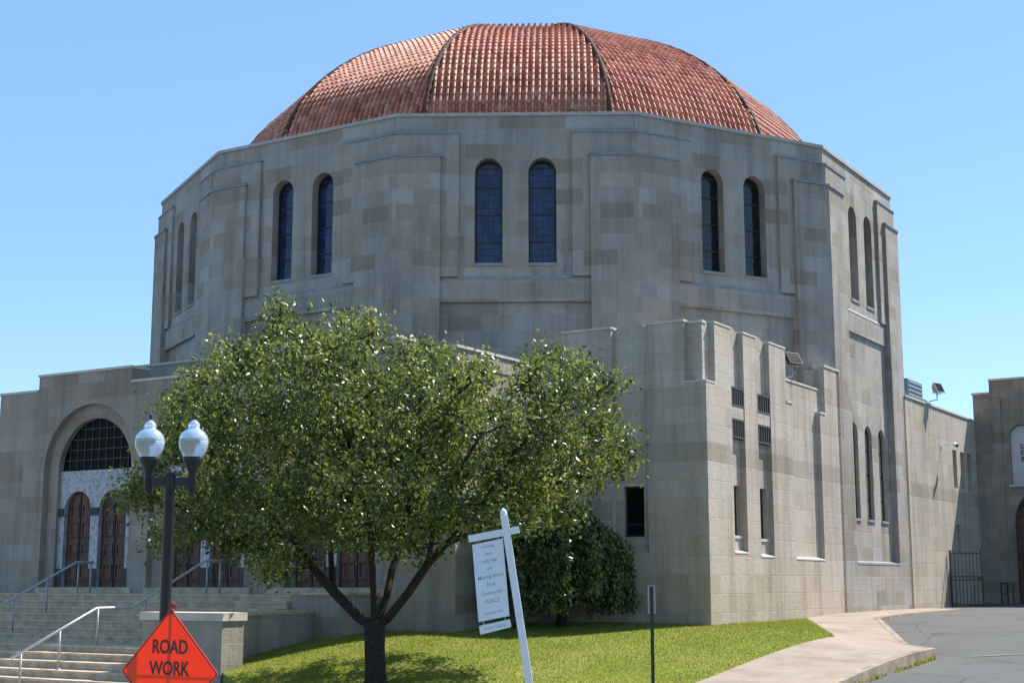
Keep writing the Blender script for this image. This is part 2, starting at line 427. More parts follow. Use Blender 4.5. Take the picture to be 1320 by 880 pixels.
def window_obj(fr, cx, hw, z0, zs, n, parent, mat, name='arched_window', bars=(.22, .48, .74, .93), mull=0):
    w = MB(); ztop = zs + hw
    w.panel(fr, arch(cx, hw - .002, z0, zs), [], n, n - .05, 0)
    for q in bars:
        z = z0 + (ztop - z0) * q
        hh = hw if z < zs else math.sqrt(max(hw * hw - (z - zs) ** 2, .001))
        w.panel(fr, rect(cx - hh, cx + hh, z - .022, z + .022), [], n + .03, n, 1)
    for k in range(mull):
        x = cx - hw + 2 * hw * (k + 1) / (mull + 1)
        h = math.sqrt(max(hw * hw - (x - cx) ** 2, 0))
        w.panel(fr, rect(x - .018, x + .018, z0, zs + h), [], n + .028, n, 1)
    # frame ring
    o_ = arch(cx, hw - .001, z0, zs); i_ = arch(cx, hw - .045, z0 + .045, zs)
    w.panel(fr, o_, [i_], n + .045, n, 1)
    return w.build(name, [mat, M['bars']], parent)

drum = MB(); sill = MB(); cap = MB()
for k in range(12):
    b = 30 * k; fr = frame(b)
    cA, c1, c2 = A * T15, P1 * T15, P2 * T15
    wh = [arch(-.78, .405, 10.7, 13.43), arch(.78, .405, 10.7, 13.43)]
    # parapet / window layer
    drum.panel(fr, rect(-cA, cA, 10.3, ZTOP), wh, A, A - .5, hole_n=A - .34)
    # bay below the sill
    if b == 90:
        lh = [arch(x, .36, 3.62, 6.30) for x in (-1.4, 0, 1.4)]
        drum.panel(fr, rect(-c2, c2, 0, 10.32), lh, BAY + .05, A - .6, hole_n=BAY - .12)
        for x in (-1.4, 0, 1.4):
            sill.cut().panel(fr, rect(x - .36, x + .36, 3.56, 3.63), [], BAY + .09, BAY)
            drum.panel(fr, rect(x - .012, x + .012, 6.68, 7.15), [], BAY + .052, BAY, mi=1)
        for x in (-.78, .78): drum.panel(fr, rect(x - .012, x + .012, 13.92, 14.45), [], A + .004, A, mi=1)
    else:
        drum.panel(fr, rect(-c2, c2, 0, 10.32), [], BAY, A - .6)
    # thin outer pilasters
    for s_ in (-1, 1):
        drum.panel(fr, rect(*sorted((s_ * 1.64, s_ * c1)), 10.3, 14.55), [], P1, A - .1)
    drum.panel(fr, rect(-2.17, 2.17, 9.56, 10.22), [], A + .05, A - .2)
    # sloping sill ledge
    for q in ((A + .06, 10.22, A - .02, 10.36),):
        sill.cut().quad([fr(-2.17, q[0], q[1]), fr(2.17, q[0], q[1]), fr(2.17, q[2], q[3]), fr(-2.17, q[2], q[3])])
    for x in (-.78, .78):
        sill.cut().panel(fr, rect(x - .42, x + .42, 10.62, 10.705), [], A + .03, A - .33)
    # main piers
    o_ = [(-c2, 0), (c2, 0), (c2, 13.83), (2.17, 13.83), (2.17, 2.27), (-2.17, 2.27), (-2.17, 13.83), (-c2, 13.83)]
    drum.panel(fr, o_, [], P2, A - .15)
    # weathered lead on top of piers
    for s_ in (-1, 1):
        x0, x1 = sorted((s_ * 2.12, s_ * (P2 + .04) * T15))
        cap.cut().panel(fr, rect(x0, x1, 13.83, 13.90), [], P2 + .04, A - .05)
        x0, x1 = sorted((s_ * 1.62, s_ * (P1 + .03) * T15))
        cap.cut().panel(fr, rect(x0, x1, 14.55, 14.60), [], P1 + .03, A - .05)
    # closed ledge at bottom of bay
    sill.cut().quad([fr(-2.17, P2 + .012, 2.25), fr(2.17, P2 + .012, 2.25), fr(2.17, BAY - .02, 2.33), fr(-2.17, BAY - .02, 2.33)])
    sill.quad([fr(-2.17, P2 + .012, 2.20), fr(2.17, P2 + .012, 2.20), fr(2.17, P2 + .012, 2.25), fr(-2.17, P2 + .012, 2.25)])
drum_o = drum.build('drum_wall', [M['drum'], M['bars']], temple)
split_build(sill, 'sill_course', M['sillst'], drum_o)
split_build(cap, 'pier_capping', M['lead'], drum_o)
core = MB()
for k in range(12):
    fr = frame(30 * k); c = 12.42 * T15
    core.quad([fr(-c, 12.42, 0), fr(c, 12.42, 0), fr(c, 12.42, 15), fr(-c, 12.42, 15)])
core.build('inner_core', M['bars'], drum_o)
for k in range(12):
    fr = frame(30 * k)
    for x in (-.78, .78):
        window_obj(fr, x, .405, 10.7, 13.43, A - .33, drum_o, M['reflecttint'] if k == 2 else M['blueglass'])
fr90 = frame(90)
for x in (-1.4, 0, 1.4):
    window_obj(fr90, x, .36, 3.62, 6.30, BAY - .11, drum_o, M['amber'], 'lancet_window')
# parapet coping ring
cop = MB()
for k in range(12):
    fr = frame(30 * k)
    for n0, n1, z0, z1 in ((A + .05, A - .55, ZTOP, ZTOP + .10),):
        a0, a1 = n0 * T15, n1 * T15
        cop.quad([fr(-a0, n0, z0), fr(a0, n0, z0), fr(a0, n0, z1), fr(-a0, n0, z1)])
        cop.quad([fr(-a0, n0, z1), fr(a0, n0, z1), fr(a1, n1, z1), fr(-a1, n1, z1)])
        cop.quad([fr(-a1, n1, z1), fr(a1, n1, z1), fr(a1, n1, z0 - .5), fr(-a1, n1, z0 - .5)])
        cop.quad([fr(a0, n0, z0), fr(-a0, n0, z0), fr(-a0, A - .02, z0), fr(a0, A - .02, z0)])
cop.build('parapet_coping', M['metalcap'], drum_o)

# dome: barrel tiles in real relief, one sheet of straight columns per segment
RB, HD, Z0 = 11.25, 7.05, 14.9
EXP = 1.92
prof = []
nn = 400
arcl = [0.0]; pr = []
for i in range(nn + 1):
    t = i / nn; zz = math.sin(t * math.pi / 2); rr = max(1 - zz ** EXP, 0) ** (1 / EXP) if t < 1 else 0
    pr.append((RB * rr, Z0 + HD * zz))
for a, b_ in zip(pr, pr[1:]): arcl.append(arcl[-1] + math.hypot(b_[0] - a[0], b_[1] - a[1]))
def prof_at(s_):
    i = int(np.searchsorted(arcl, s_)); i = min(max(i, 1), nn)
    f = (s_ - arcl[i - 1]) / (arcl[i] - arcl[i - 1] + 1e-9)
    a, b_ = pr[i - 1], pr[i]
    d = Vector((b_[0] - a[0], b_[1] - a[1])).normalized()
    return a[0] + (b_[0] - a[0]) * f, a[1] + (b_[1] - a[1]) * f, d.y, -d.x   # r,z, normal (r,z)
PW, PL = .205, .30
LEN = arcl[-1]; rows = int(LEN / PL)
dome = MB(); C15 = math.cos(R(15))
SUB = 8
vv, ff, uvs, = [], [], []
for k in range(12):
    b = R(30 * k); n_ = (math.sin(b), -math.cos(b)); t_ = (math.cos(b), math.sin(b))
    for row in range(rows):
        rings = []
        for e in (0, 1):
            s_ = min((row + e) * PL + (0.02 if e else 0), LEN - .001)
            r_, z_, nr, nz = prof_at(s_)
            ap = r_ * C15; half = ap * T15
            lift = .045 * (1 - e) 
            rings.append((ap, half, z_, nr, nz, lift))
        hmax = rings[0][1]; nc = int(hmax / PW) + 1
        us = [j * PW / SUB for j in range(-nc * SUB, nc * SUB + 1)]
        for j in range(len(us) - 1):
            u0, u1 = us[j], us[j + 1]
            if u0 >= hmax or u1 <= -hmax: continue
            q = []
            for (ap, half, z_, nr, nz, lift), (ua, ub) in ((rings[0], (u0, u1)), (rings[1], (u1, u0))):
                for u in (ua, ub):
                    uc = max(-half, min(half, u))
                    ph = (u / PW) % 1.0
                    h = .088 * math.sin(math.pi * ph / .6) ** .6 if 0.001 < ph < .599 else (0.0 if ph <= .001 or ph < .61 else -.03)
                    h += lift
                    x = ap + nr * h
                    q.append((n_[0] * x + t_[0] * uc, n_[1] * x + t_[1] * uc, z_ + nz * h))
            uu = math.floor((u0 + 1e-4) / PW) + .5 + k * 100
            dome.quad(q, 0, [(uu, row + .5)] * 4)
            # little riser at the lower lip of every course
            a_, b_2 = q[0], q[1]
            dome.quad([(a_[0], a_[1], a_[2] - .05), (b_2[0], b_2[1], b_2[2] - .05), b_2, a_], 0, [(uu, row + .5)] * 4)
dome_o = dome.build('dome_roof', M['tile'], temple)
for k in range(12):
    rd = MB(); ang = R(30 * k + 15); pts = []
    for i in range(25):
        r_, z_, nr, nz = prof_at(min(LEN * i / 24 * .985, LEN - .05))
        pts.append((math.sin(ang) * (r_ + nr * .05), -math.cos(ang) * (r_ + nr * .05), z_ + nz * .05))
    fine = []
    for a_, b_2 in zip(pts, pts[1:]):
        for q in (0, .5): fine.append(Vector(a_).lerp(Vector(b_2), q))
    rd.tube(fine, [.10 if i % 2 else .08 for i in range(len(fine))], 8)
    rd.build('hip_ridge', M['ridge'], dome_o, smooth=True)
fin = MB(); fin.lathe([(0.9, -.15), (.8, .02), (.5, .12), (.2, .2), (0, .22)], (0, 0, Z0 + HD), 24)
fin.build('dome_crown', M['ridge'], dome_o, smooth=True)

# ---- porch with three arched bays (front plane Y=-17)
fr0 = frame(0)
YF = 17.0
bays = (-4.35, 0.0, 4.35)
porch = MB()
top = [(-8.35, -1.5), (8.35, -1.5), (8.35, 7.3), (6.65, 7.3), (6.65, 7.68), (2.8, 7.68), (2.8, 7.25), (-2.8, 7.25), (-2.8, 7.68), (-6.65, 7.68), (-6.65, 7.24), (-8.35, 7.24)]
porch.panel(fr0, top, [arch(x, 1.9, 1.50, 4.85, 28) for x in bays], YF, 16.3, hole_n=16.79)
porch.panel(fr0, rect(-8.3, 8.3, -1.4, 6.8), [arch(x, 1.5, 1.50, 4.85, 28) for x in bays], 16.795, 16.4, hole_n=16.5)
porch.box(-8.33, 8.33, -16.3, -12.6, -1.4, 6.9)
# side return of the parapet
porch.box(8.0, 8.352, -16.31, -13.3, 6.9, 7.3); porch.box(-8.352, -8.0, -16.31, -13.3, 6.9, 7.24)
porch.box(-5.4, 3.4, -14.3, -12.4, 6.9, 8.22)
# low wall between porch and corner block, left base wall
porch.box(8.34, 9.2, -13.2, -10, -.5, 6.2)
porch.box(-15.5, -8.34, -13.0, -6, -2, 6.9)
porch_o = porch.build('entrance_porch', M['porch'], temple)
pc = MB()
for x0, x1, z in ((6.65, 8.39, 7.3), (2.78, 6.68, 7.68), (-2.77, 2.77, 7.25), (-6.68, -2.78, 7.68), (-8.39, -6.69, 7.24)):
    pc.cut().box(x0, x1, -17.03, -16.27, z, z + .07)
pc.cut().box(7.97, 8.39, -16.265, -13.3, 7.3, 7.37); pc.cut().box(-5.43, 3.43, -14.33, -12.5, 8.22, 8.29)
split_build(pc, 'porch_coping', M['coping'], porch_o, .015)
th = MB()
for x in bays: th.cut().box(x - 1.93, x + 1.93, -17.06, -16.2, 1.30, 1.52)
split_build(th, 'door_threshold', M['step'], porch_o, .01)
for x in bays:
    mb = MB()
    mb.panel(fr0, rect(x - 1.52, x + 1.52, 1.52, 4.86), [arch(x - .72, .55, 1.525, 3.72), arch(x + .72, .55, 1.525, 3.72)], 16.7, 16.45, hole_n=16.55)
    for a0, a1 in ((-1.5, -1.28), (-.16, .16), (1.28, 1.5)):
        mb.panel(fr0, rect(x + a0, x + a1, 3.55, 3.78), [], 16.73, 16.69, mi=1)
        mb.panel(fr0, rect(x + a0, x + a1, 1.53, 2.05), [], 16.725, 16.69, mi=1)
    mb.build('marble_surround', [M['marble'], M['bars']], porch_o)
    fl = MB()
    lun = [(x + 1.5 * math.cos(math.pi * i / 28), 4.87 + 1.49 * math.sin(math.pi * i / 28)) for i in range(29)]
    fl.panel(fr0, lun, [], 16.62, 16.5)
    for q in range(1, 10):
        xx = -1.5 + .3 * q; h = math.sqrt(1.5 ** 2 - xx * xx)
        fl.panel(fr0, rect(x + xx - .015, x + xx + .015, 4.87, 4.87 + h - .02), [], 16.645, 16.62, mi=1)
    for q in range(1, 5):
        z = .3 * q; h = math.sqrt(1.5 ** 2 - z * z)
        fl.panel(fr0, rect(x - h + .02, x + h - .02, 4.87 + z - .015, 4.87 + z + .015), [], 16.643, 16.62, mi=1)
    fl.build('lunette_window', [M['darkglass'], M['bars']], porch_o)
    for dx in (-.72, .72):
        d = MB()
        d.panel(fr0, arch(x + dx, .549, 1.525, 3.72), [], 16.57, 16.5)
        for zz in (1.75, 2.35, 2.95, 3.5):
            for xx in (-.42, .06):
                d.panel(fr0, rect(x + dx + xx, x + dx + xx + .36, zz, zz + .44), [rect(x + dx + xx + .05, x + dx + xx + .31, zz + .05, zz + .39)], 16.595, 16.56)
        d.panel(fr0, rect(x + dx - .012, x + dx + .012, 1.53, 4.2), [], 16.60, 16.56, mi=1)
        dd = d.build('arched_door', [M['wood'], M['bars']], porch_o)

# ---- corner block + long side wing (front planes Y=-13.24 and X=13.24)
PL2 = 13.24; IN = 13.09
wing = MB()
# -- south-west face (b=0): s = X
wing.panel(fr0, [(9.17, -.5), (PL2 - .005, -.5), (PL2 - .005, 6.55), (12.66, 6.55), (12.66, 8.1), (11.61, 8.1), (11.61, 2.4), (10.61, 2.4), (10.61, 8.1), (9.17, 8.1)], [], PL2, 12.9)
scal = lambda a0, a1, zb, h: [(a0, zb)] + [(a1, zb)] + [(a1 + (a0 - a1) * i / 10, 8.02 + h * math.sin(math.pi * i / 10)) for i in range(11)]
wing.panel(fr0, [(9.2, 0), (IN - .005, 0), (IN - .005, 8.06), (11.61, 8.06)] + [(11.61 - 1.0 * i / 10, 8.06 + .17 * math.sin(math.pi * i / 10)) for i in range(1, 10)] + [(10.61, 8.06), (9.2, 8.06)],
           [rect(10.84, 11.42, 2.78, 4.04)], IN, 12.3, hole_n=12.92)
# -- long face (b=90): s = Y
F = [(-PL2 + .003, -.5), (-3.3, -.5), (-3.3, 8.0), (-4.64, 8.0), (-4.64, 6.55), (-5.1, 6.55), (-5.1, 2.3), (-7.34, 2.3), (-7.34, 6.6), (-7.8, 6.6),
     (-7.8, 8.1), (-9.0, 8.1), (-9.0, 2.33), (-9.93, 2.33), (-9.93, 8.1), (-10.82, 8.1), (-10.82, 2.4), (-11.66, 2.4), (-11.66, 8.1), (-12.66, 8.1), (-12.66, 6.55), (-PL2 + .003, 6.55)]
wing.panel(fr90, F, [], PL2, 12.9)
arcs = []
Ft = [(-IN + .003, 0), (-3.3, 0), (-3.3, 7.95), (-4.64, 7.95), (-4.64, 7.27), (-7.8, 7.27), (-7.8, 8.06)]
for a1, a0 in ((-9.0, -9.93), (-10.82, -11.66)):
    Ft += [(a1 + (a0 - a1) * i / 10, 8.06 + .17 * math.sin(math.pi * i / 10)) for i in range(11)]
Ft += [(-IN + .003, 8.06)]
wing.panel(fr90, Ft, [rect(-11.5, -10.9, 2.82, 4.1), rect(-9.75, -9.1, 2.78, 4.12)], IN, 12.3, hole_n=12.92)
wing.box(9.25, 12.3, -12.3, -3.0, 0, 7.1)
# -- rear stretch of the wing, with slit windows
slits = [rect(9.42, 9.95, 5.18, 6.62), rect(10.5, 11.05, 5.18, 6.62), rect(11.6, 12.15, 5.18, 6.62), rect(9.5, 9.98, 2.7, 3.8)]
wing.panel(fr90, rect(3.3, 13.5, -.5, 8.0), slits, PL2, 12.4, hole_n=13.06)
wing.box(9.0, 12.4, 3.0, 13.0, 0, 7.6)
wing_o = wing.build('side_wing', M['wing'], temple)
wc = MB()
wc.cut().box(9.15, 10.63, -13.27, -12.85, 8.1, 8.16); wc.cut().box(11.59, 12.68, -13.27, -12.85, 8.1, 8.16); wc.cut().box(12.685, 13.11, -13.11, -12.85, 8.062, 8.13)
wc.cut().box(12.66, 13.25, -13.25, -12.98, 6.55, 6.60); wc.cut().box(12.98, 13.25, -12.98, -12.665, 6.55, 6.60)
for a, b_ in ((-12.68, -11.64), (-10.84, -9.91), (-9.02, -7.78)): wc.cut().box(12.85, 13.255, a, b_, 8.1, 8.15)
wc.cut().box(12.86, 13.265, -4.66, -3.3, 8.0, 8.06); wc.cut().box(12.6, 13.11, -7.775, -4.665, 7.272, 7.33)
wc.cut().box(12.98, 13.26, -5.11, -4.645, 6.55, 6.61); wc.cut().box(12.98, 13.26, -7.797, -7.34, 6.6, 6.66)
wc.cut().box(12.7, 13.28, 3.5, 13.05, 8.0, 8.07)
for a, b_, z in ((-11.68, -10.8, 2.4), (-9.95, -8.98, 2.33), (-7.36, -5.08, 2.3)):
    wc.cut().quad([(13.252, a, z - .03), (13.252, b_, z - .03), (13.252, b_, z), (13.252, a, z)])
    wc.quad([(13.252, a, z), (13.252, b_, z), (13.08, b_, z + .06), (13.08, a, z + .06)])
wc.cut().box(12.9, 13.12, -11.53, -10.87, 2.76, 2.83); wc.cut().box(12.9, 13.12, -9.78, -9.07, 2.72, 2.79)
split_build(wc, 'wing_coping', M['coping'], wing_o, .012)
# windows of the wing
def plain_window(fr, x0, x1, z0, z1, n, parent, mat, name='slit_window', cross=(.25,)):
    w = MB(); w.panel(fr, rect(x0, x1, z0, z1), [], n, n - .04, 0)
    w.panel(fr, rect(x0 + .001, x1 - .001, z0 + .001, z1 - .001), [rect(x0 + .05, x1 - .05, z0 + .05, z1 - .05)], n + .04, n, 1)
    for q in cross: w.panel(fr, rect(x0 + .05, x1 - .05, z0 + (z1 - z0) * q - .02, z0 + (z1 - z0) * q + .02), [], n + .03, n, 1)
    return w.build(name, [mat, M['bars']], parent)
plain_window(fr0, 10.84, 11.42, 2.78, 4.04, 12.93, wing_o, M['darkglass'])
plain_window(fr90, -11.5, -10.9, 2.82, 4.1, 12.93, wing_o, M['darkglass'])
plain_window(fr90, -9.75, -9.1, 2.78, 4.12, 12.93, wing_o, M['darkglass'])
for sl in slits: plain_window(fr90, sl[0][0], sl[1][0], sl[0][1], sl[2][1], 13.07, wing_o, M['darkglass'])
for a, b_ in ((-11.655, -10.825), (-9.925, -9.005)):
    split_bar = MB(); split_bar.panel(fr90, rect(a + .002, b_ - .002, 5.80, 6.12), [], PL2 - .02, IN - .02); split_bar.build('grille_transom', M['wing'], wing_o)
    for z0, z1 in ((6.12, 6.62), (5.30, 5.80)):
        gr = MB(); gr.panel(fr90, rect(a, b_, z0, z1), [], IN + .09, IN - .01, 0)
        gr.panel(fr90, rect(a, b_, z0, z1), [rect(a + .05, b_ - .05, z0 + .05, z1 - .05)], IN + .14, IN + .03, 1)
        for q in range(1, 6):
            x = a + (b_ - a) * q / 6; gr.panel(fr90, rect(x - .025, x + .025, z0 + .05, z1 - .05), [], IN + .13, IN + .03, 1)
        gr.build('vent_grille', [M['bars'], M['grillebar']], wing_o)

# ------------------------------------------------------------------ annex building at the far right
annex = thing('annex_building', 'stone annex with stepped parapet, white name panel and arched doorway beyond the gate', 'building', (0, 0, 0), ROT)
an = MB()
YA = -13.05           # frame(0): n = -Y
aout = [(13.20, -.5), (34, -.5), (34, 9.62), (13.86, 9.62), (13.86, 9.1), (13.20, 9.1)]
an.panel(fr0, aout, [arch(16.15, 1.6, .82, 3.9, 20), [(14.55, 5.45), (17.75, 5.45), (17.75, 7.5), (17.45, 7.8), (14.85, 7.8), (14.62, 7.62), (14.55, 7.4)]], YA, YA - .6, hole_n=YA - .25)
an.box(13.25, 33.9, 13.65, 26, -.5, 9.0)
an.panel(fr0, rect(13.245, 14.28, -.4, 8.9), [], YA + .10, YA)
an.panel(fr0, rect(14.6, 17.7, .8, 5.6), [], YA - .5, YA - .58)
an_o = an.build('annex_wall', M['annex'], annex)
ac = MB(); ac.cut().box(13.17, 13.86, 12.92, 13.6, 9.1, 9.17); ac.cut().box(13.84, 34, 13.0, 13.6, 9.62, 9.70)
ac.cut().box(14.45, 17.85, 12.95, 13.3, 5.36, 5.45)
split_build(ac, 'annex_coping', M['coping'], annex)
npn = MB(); npn.panel(fr0, [(14.56, 5.46), (17.74, 5.46), (17.74, 7.5), (17.44, 7.78), (14.86, 7.78), (14.63, 7.6), (14.56, 7.4)], [], YA - .15, YA - .3)
np_o = npn.build('name_panel', M['plaque'], annex)
for i, tx in enumerate(('LUTHER', 'EVANS', 'BOARD')):
    text_mesh(tx, .26, 'panel_lettering', M['inkdk'], np_o, Matrix.Translation((14.92, 13.195, 6.95 - .25 * i)) @ Matrix.Rotation(R(90), 4, 'X'), .006, 1.0, 'LEFT')
ad = MB(); ad.panel(fr0, arch(16.15, 1.59, .82, 3.9, 20), [], YA - .32, YA - .45)
for x in (16.15,): ad.panel(fr0, rect(x - .02, x + .02, .85, 5.0), [], YA - .29, YA - .33, mi=1)
ad.build('arched_doorway', [M['wood'], M['bars']], annex)

# ------------------------------------------------------------------ entrance steps
steps = thing('entrance_steps', 'broad granite steps rising to the arched porch doors', 'steps', (0, 0, 0), ROT)
z, y = 1.36, -18.3
prof2 = [(-16.9, -2), (-16.9, z), (y, z)]
edges = []
for i in range(7):
    edges.append((y, z)); prof2 += [(y, z - .055), (y + .025, z - .06), (y + .025, z - .164)]; z -= .164
    if i < 6: y -= .35; prof2 += [(y, z)]
y = -21.8; prof2 += [(y, z)]
for i in range(9):
    prof2 += [(y, z - .055), (y + .025, z - .06), (y + .025, z - .164)]; z -= .164
    if i < 8: y -= .42; prof2 += [(y, z)]
prof2 += [(y + .025, -2)]
sm = MB()
sm.panel(lambda s_, n, zz: (n, s_, zz), [(a, b_) for a, b_ in prof2], [], 4.55, -14.0, back=True)
sm.build('stair_flight', M['step'], steps)
fw_ = MB(); fw_.cut().box(4.56, 5.3, -21.7, -18.5, -1.3, .93); fw_.cut().box(4.56, 6.1, -18.5, -17.02, -1.3, 1.36); fw_.cut().box(-14, -8.36, -17.6, -13.1, -1.8, 1.42)
split_build(fw_, 'flank_wall', M['pier'], steps, .02)
fc = MB(); fc.cut().box(4.54, 5.32, -21.7, -18.52, .93, 1.0); fc.cut().box(4.54, 6.13, -18.53, -17.06, 1.362, 1.42)
split_build(fc, 'flank_coping', M['step'], steps, .015)

pier = thing('stone_pier', 'blocky stone pier with a rounded cap at the foot of the steps', 'pier', (*W(4.78, -22.0), -1.3), ROT)
pm = MB(); pm.box(-1.19, 1.19, -.34, .34, 0, 2.14); pm.build('pier_shaft', M['pier'], pier, bevel=.05)
pm = MB(); pm.box(-1.24, 1.24, -.39, .39, 2.14, 2.31); pm.build('pier_cap', M['coping'], pier, bevel=.07)

# handrails
def handrail(X, label, posts, top, drop):
    t = thing('handrail', label, 'handrail', (*W(X, posts[0][0]), posts[0][1]), ROT, 'handrails on the entrance steps')
    y0, z0 = posts[0]
    r = MB(); r.tube([(0, a - y0, b - z0) for a, b in top], .032, 8); r.build('rail', M['steel'], t, smooth=True)
    def ztop(yy):
        for (a, za), (b, zb) in zip(top, top[1:]):
            if min(a, b) - 1e-6 <= yy <= max(a, b) + 1e-6: return za + (zb - za) * (yy - a) / (b - a)
        return top[-1][1]
    for a, b in posts:
        p = MB(); p.tube([(0, a - y0, b - z0 - .05), (0, a - y0, ztop(a) - z0)], .024, 8); p.lathe([(.06, 0), (.06, .02), (.024, .03)], (0, a - y0, b - z0), 12)
        p.build('rail_post', M['greymetal'], t, smooth=True)
hr = .95
def stair_z(yy):
    z, y = 1.36, -18.3
    zz = z
    if yy >= -18.3: return 1.36
    for i in range(7):
        if yy <= -18.3 - .35 * i + 1e-6: zz = 1.36 - .164 * (i + 1)
    if yy < -20.4 and yy >= -21.8: return .212
    for i in range(9):
        if yy <= -21.8 - .42 * i + 1e-6: zz = .212 - .164 * (i + 1)
    return zz
topB = [(-24.17, .03), (-21.82, 1.065), (-20.73, 1.065), (-18.30, 2.20), (-17.70, 2.20)]
handrail(1.55, 'steel handrail with a level middle stretch on the steps beside the lamp post', [(yy, stair_z(yy)) for yy in (-23.92, -22.87, -21.78, -20.3, -18.22, -17.75)], topB, 0)
handrail(-3.2, 'plain sloping steel handrail in front of the leftmost pair of arched doors', [(yy, stair_z(yy)) for yy in (-23.92, -22.87, -21.78, -20.3, -19.25, -18.22, -17.78)], topB, 0)

# ------------------------------------------------------------------ small fittings
def floodlight(name, label, x, y, z, h, yaw, tilt, w=.42, hgt=.30, mt='greymetal'):
    t = thing(name, label, 'floodlight', (*W(x, y), z), ROT, 'floodlights on the parapets')
    p = MB(); p.tube([(-.30, 0, 0), (-.30, 0, .10), (0, 0, .14), (0, 0, h)], .024, 8); p.box(-.38, -.22, -.08, .08, 0, .02); p.build('mounting_stem', M['greymetal'], t)
    b = MB(); rot = Matrix.Rotation(yaw, 3, 'Z') @ Matrix.Rotation(tilt, 3, 'X')
    c = Vector((0, 0, h + hgt * .4))
    ax, ay, az = rot @ Vector((w / 2, 0, 0)), rot @ Vector((0, .10, 0)), rot @ Vector((0, 0, hgt / 2))
    # tapered housing
    F_ = [c - ay + i * ax + j * az for j in (-1, 1) for i in (-1, 1)]; B_ = [c + ay + i * ax * .55 + j * az * .55 for j in (-1, 1) for i in (-1, 1)]
    for q in ((F_[0], F_[2], B_[2], B_[0]), (F_[1], B_[1], B_[3], F_[3]), (F_[2], F_[3], B_[3], B_[2]), (F_[0], B_[0], B_[1], F_[1]), (B_[0], B_[2], B_[3], B_[1])): b.quad(q)
    b.obox(c - ay * 1.1, ax * 1.06, ay * .14, az * 1.06)
    b.build('lamp_housing', M[mt], t)
    f = MB(); f.obox(c - ay * 1.26, ax * .92, ay * .05, az * .9); f.build('lamp_lens', M['darkglass'], t)
    y_ = MB()
    for s_ in (-1, 1): y_.tube([(0, 0, h - .02), tuple(Vector((0, 0, h - .02)) + rot @ Vector((s_ * w * .56, 0, 0))), tuple(c + s_ * ax * 1.1)], .014, 6)
    y_.build('yoke', M['greymetal'], t)
floodlight('floodlight', 'dark floodlight on a short stem above the low parapet of the corner block', 13.05, -6.75, 7.33, .46, R(65), R(-30), .46, .36, 'inkdk')
floodlight('floodlight', 'pale floodlight on the side wing parapet near the blue roof box', 13.5, 6.7, 8.07, .38, R(75), R(-25), .5, .38)
# wall camera
camt = thing('security_camera', 'small white security camera on a bracket high on the sunlit wall', 'camera', (*W(13.24, 7.9), 6.62), ROT)
b = MB(); b.box(-.0, .03, -.06, .06, -.06, .06); b.tube([(.02, 0, .0), (.30, 0, .10), (.52, 0, .08)], .018, 6); b.build('bracket', M['white'], camt)
b = MB(); b.tube([(.46, .16, .07), (.62, -.18, -.02)], .075, 12); b.build('camera_body', M['white'], camt)
b = MB(); b.tube([(.618, -.176, -.018), (.626, -.192, -.022)], .055, 12); b.build('lens', M['inkdk'], camt)
# blue roof unit
ru = thing('roof_unit', 'blue weathered cooling unit on the roof behind the side wing parapet', 'roof unit', (*W(12.2, 7.1), 7.6), ROT)
b = MB(); b.box(-.9, .45, -1.2, .75, 0, 1.38); b.build('casing', M['bluebox'], ru, bevel=.02)
for q in range(6):
    pass
b = MB()
for q in range(7): b.box(.453, .48, -1.1, .68, .3 + .16 * q, .38 + .16 * q)
b.build('louvre', M['greymetal'], ru)
b = MB(); b.box(-.1, .1, -.9, -.7, 1.38, 1.62); b.build('vent_stub', M['bluebox'], ru)
b = MB(); b.box(.1, .4, .95, 1.55, .3, .85); b.build('junction_box', M['bluebox'], ru)
# dark roof vent behind corner block parapet
rv = thing('roof_vent', 'low dark roof vent peeping over the corner block parapet', 'vent', (*W(12.1, -12.4), 8.0), ROT)
b = MB(); b.box(-.2, .2, -.12, .12, 0, .2); b.build('vent_neck', M['greymetal'], rv)
b = MB(); b.box(-.36, .36, -.2, .2, .2, .27); b.build('vent_hood', M['inkdk'], rv, bevel=.01)

# gate
gt = thing('iron_gate', 'grey iron bar gate between the long wall and the annex', 'gate', (*W(13.3, 8.0), .74), ROT)
b = MB()
for x in (0.03, 1.14): b.box(x - .03, x + .03, -.03, .03, 0, 2.08)
b.build('gate_post', M['galv'], gt)
b = MB()
for z_ in (.12, 1.0, 1.12, 1.95): b.box(.06, 1.11, -.015, .015, z_ - .02, z_ + .02)
for q in range(1, 8): b.box(.06 + 1.05 * q / 8 - .013, .06 + 1.05 * q / 8 + .013, -.012, .012, .05, 2.03)
b.build('gate_leaf', M['galv'], gt)
b = MB()
b.box(.98, 1.06, -.05, .05, .98, 1.14); b.build('latch', M['inkdk'], gt)
# little railing by the annex door
rl = thing('door_railing', 'short dark railing left of the annex doorway', 'railing', (*W(14.2, 12.3), .76), ROT)
b = MB(); b.tube([(0, -.5, .0), (0, -.5, .85), (0, .55, .85), (0, .55, 0)], .022, 8); b.tube([(0, -.5, .45), (0, .55, .45)], .016, 8); b.build('rail_frame', M['black'], rl, smooth=True)
b = MB(); b.tube([(.0, -.5, .85), (.45, -.5, .85), (.45, -.5, 0)], .022, 8); b.build('rail_return', M['black'], rl, smooth=True)

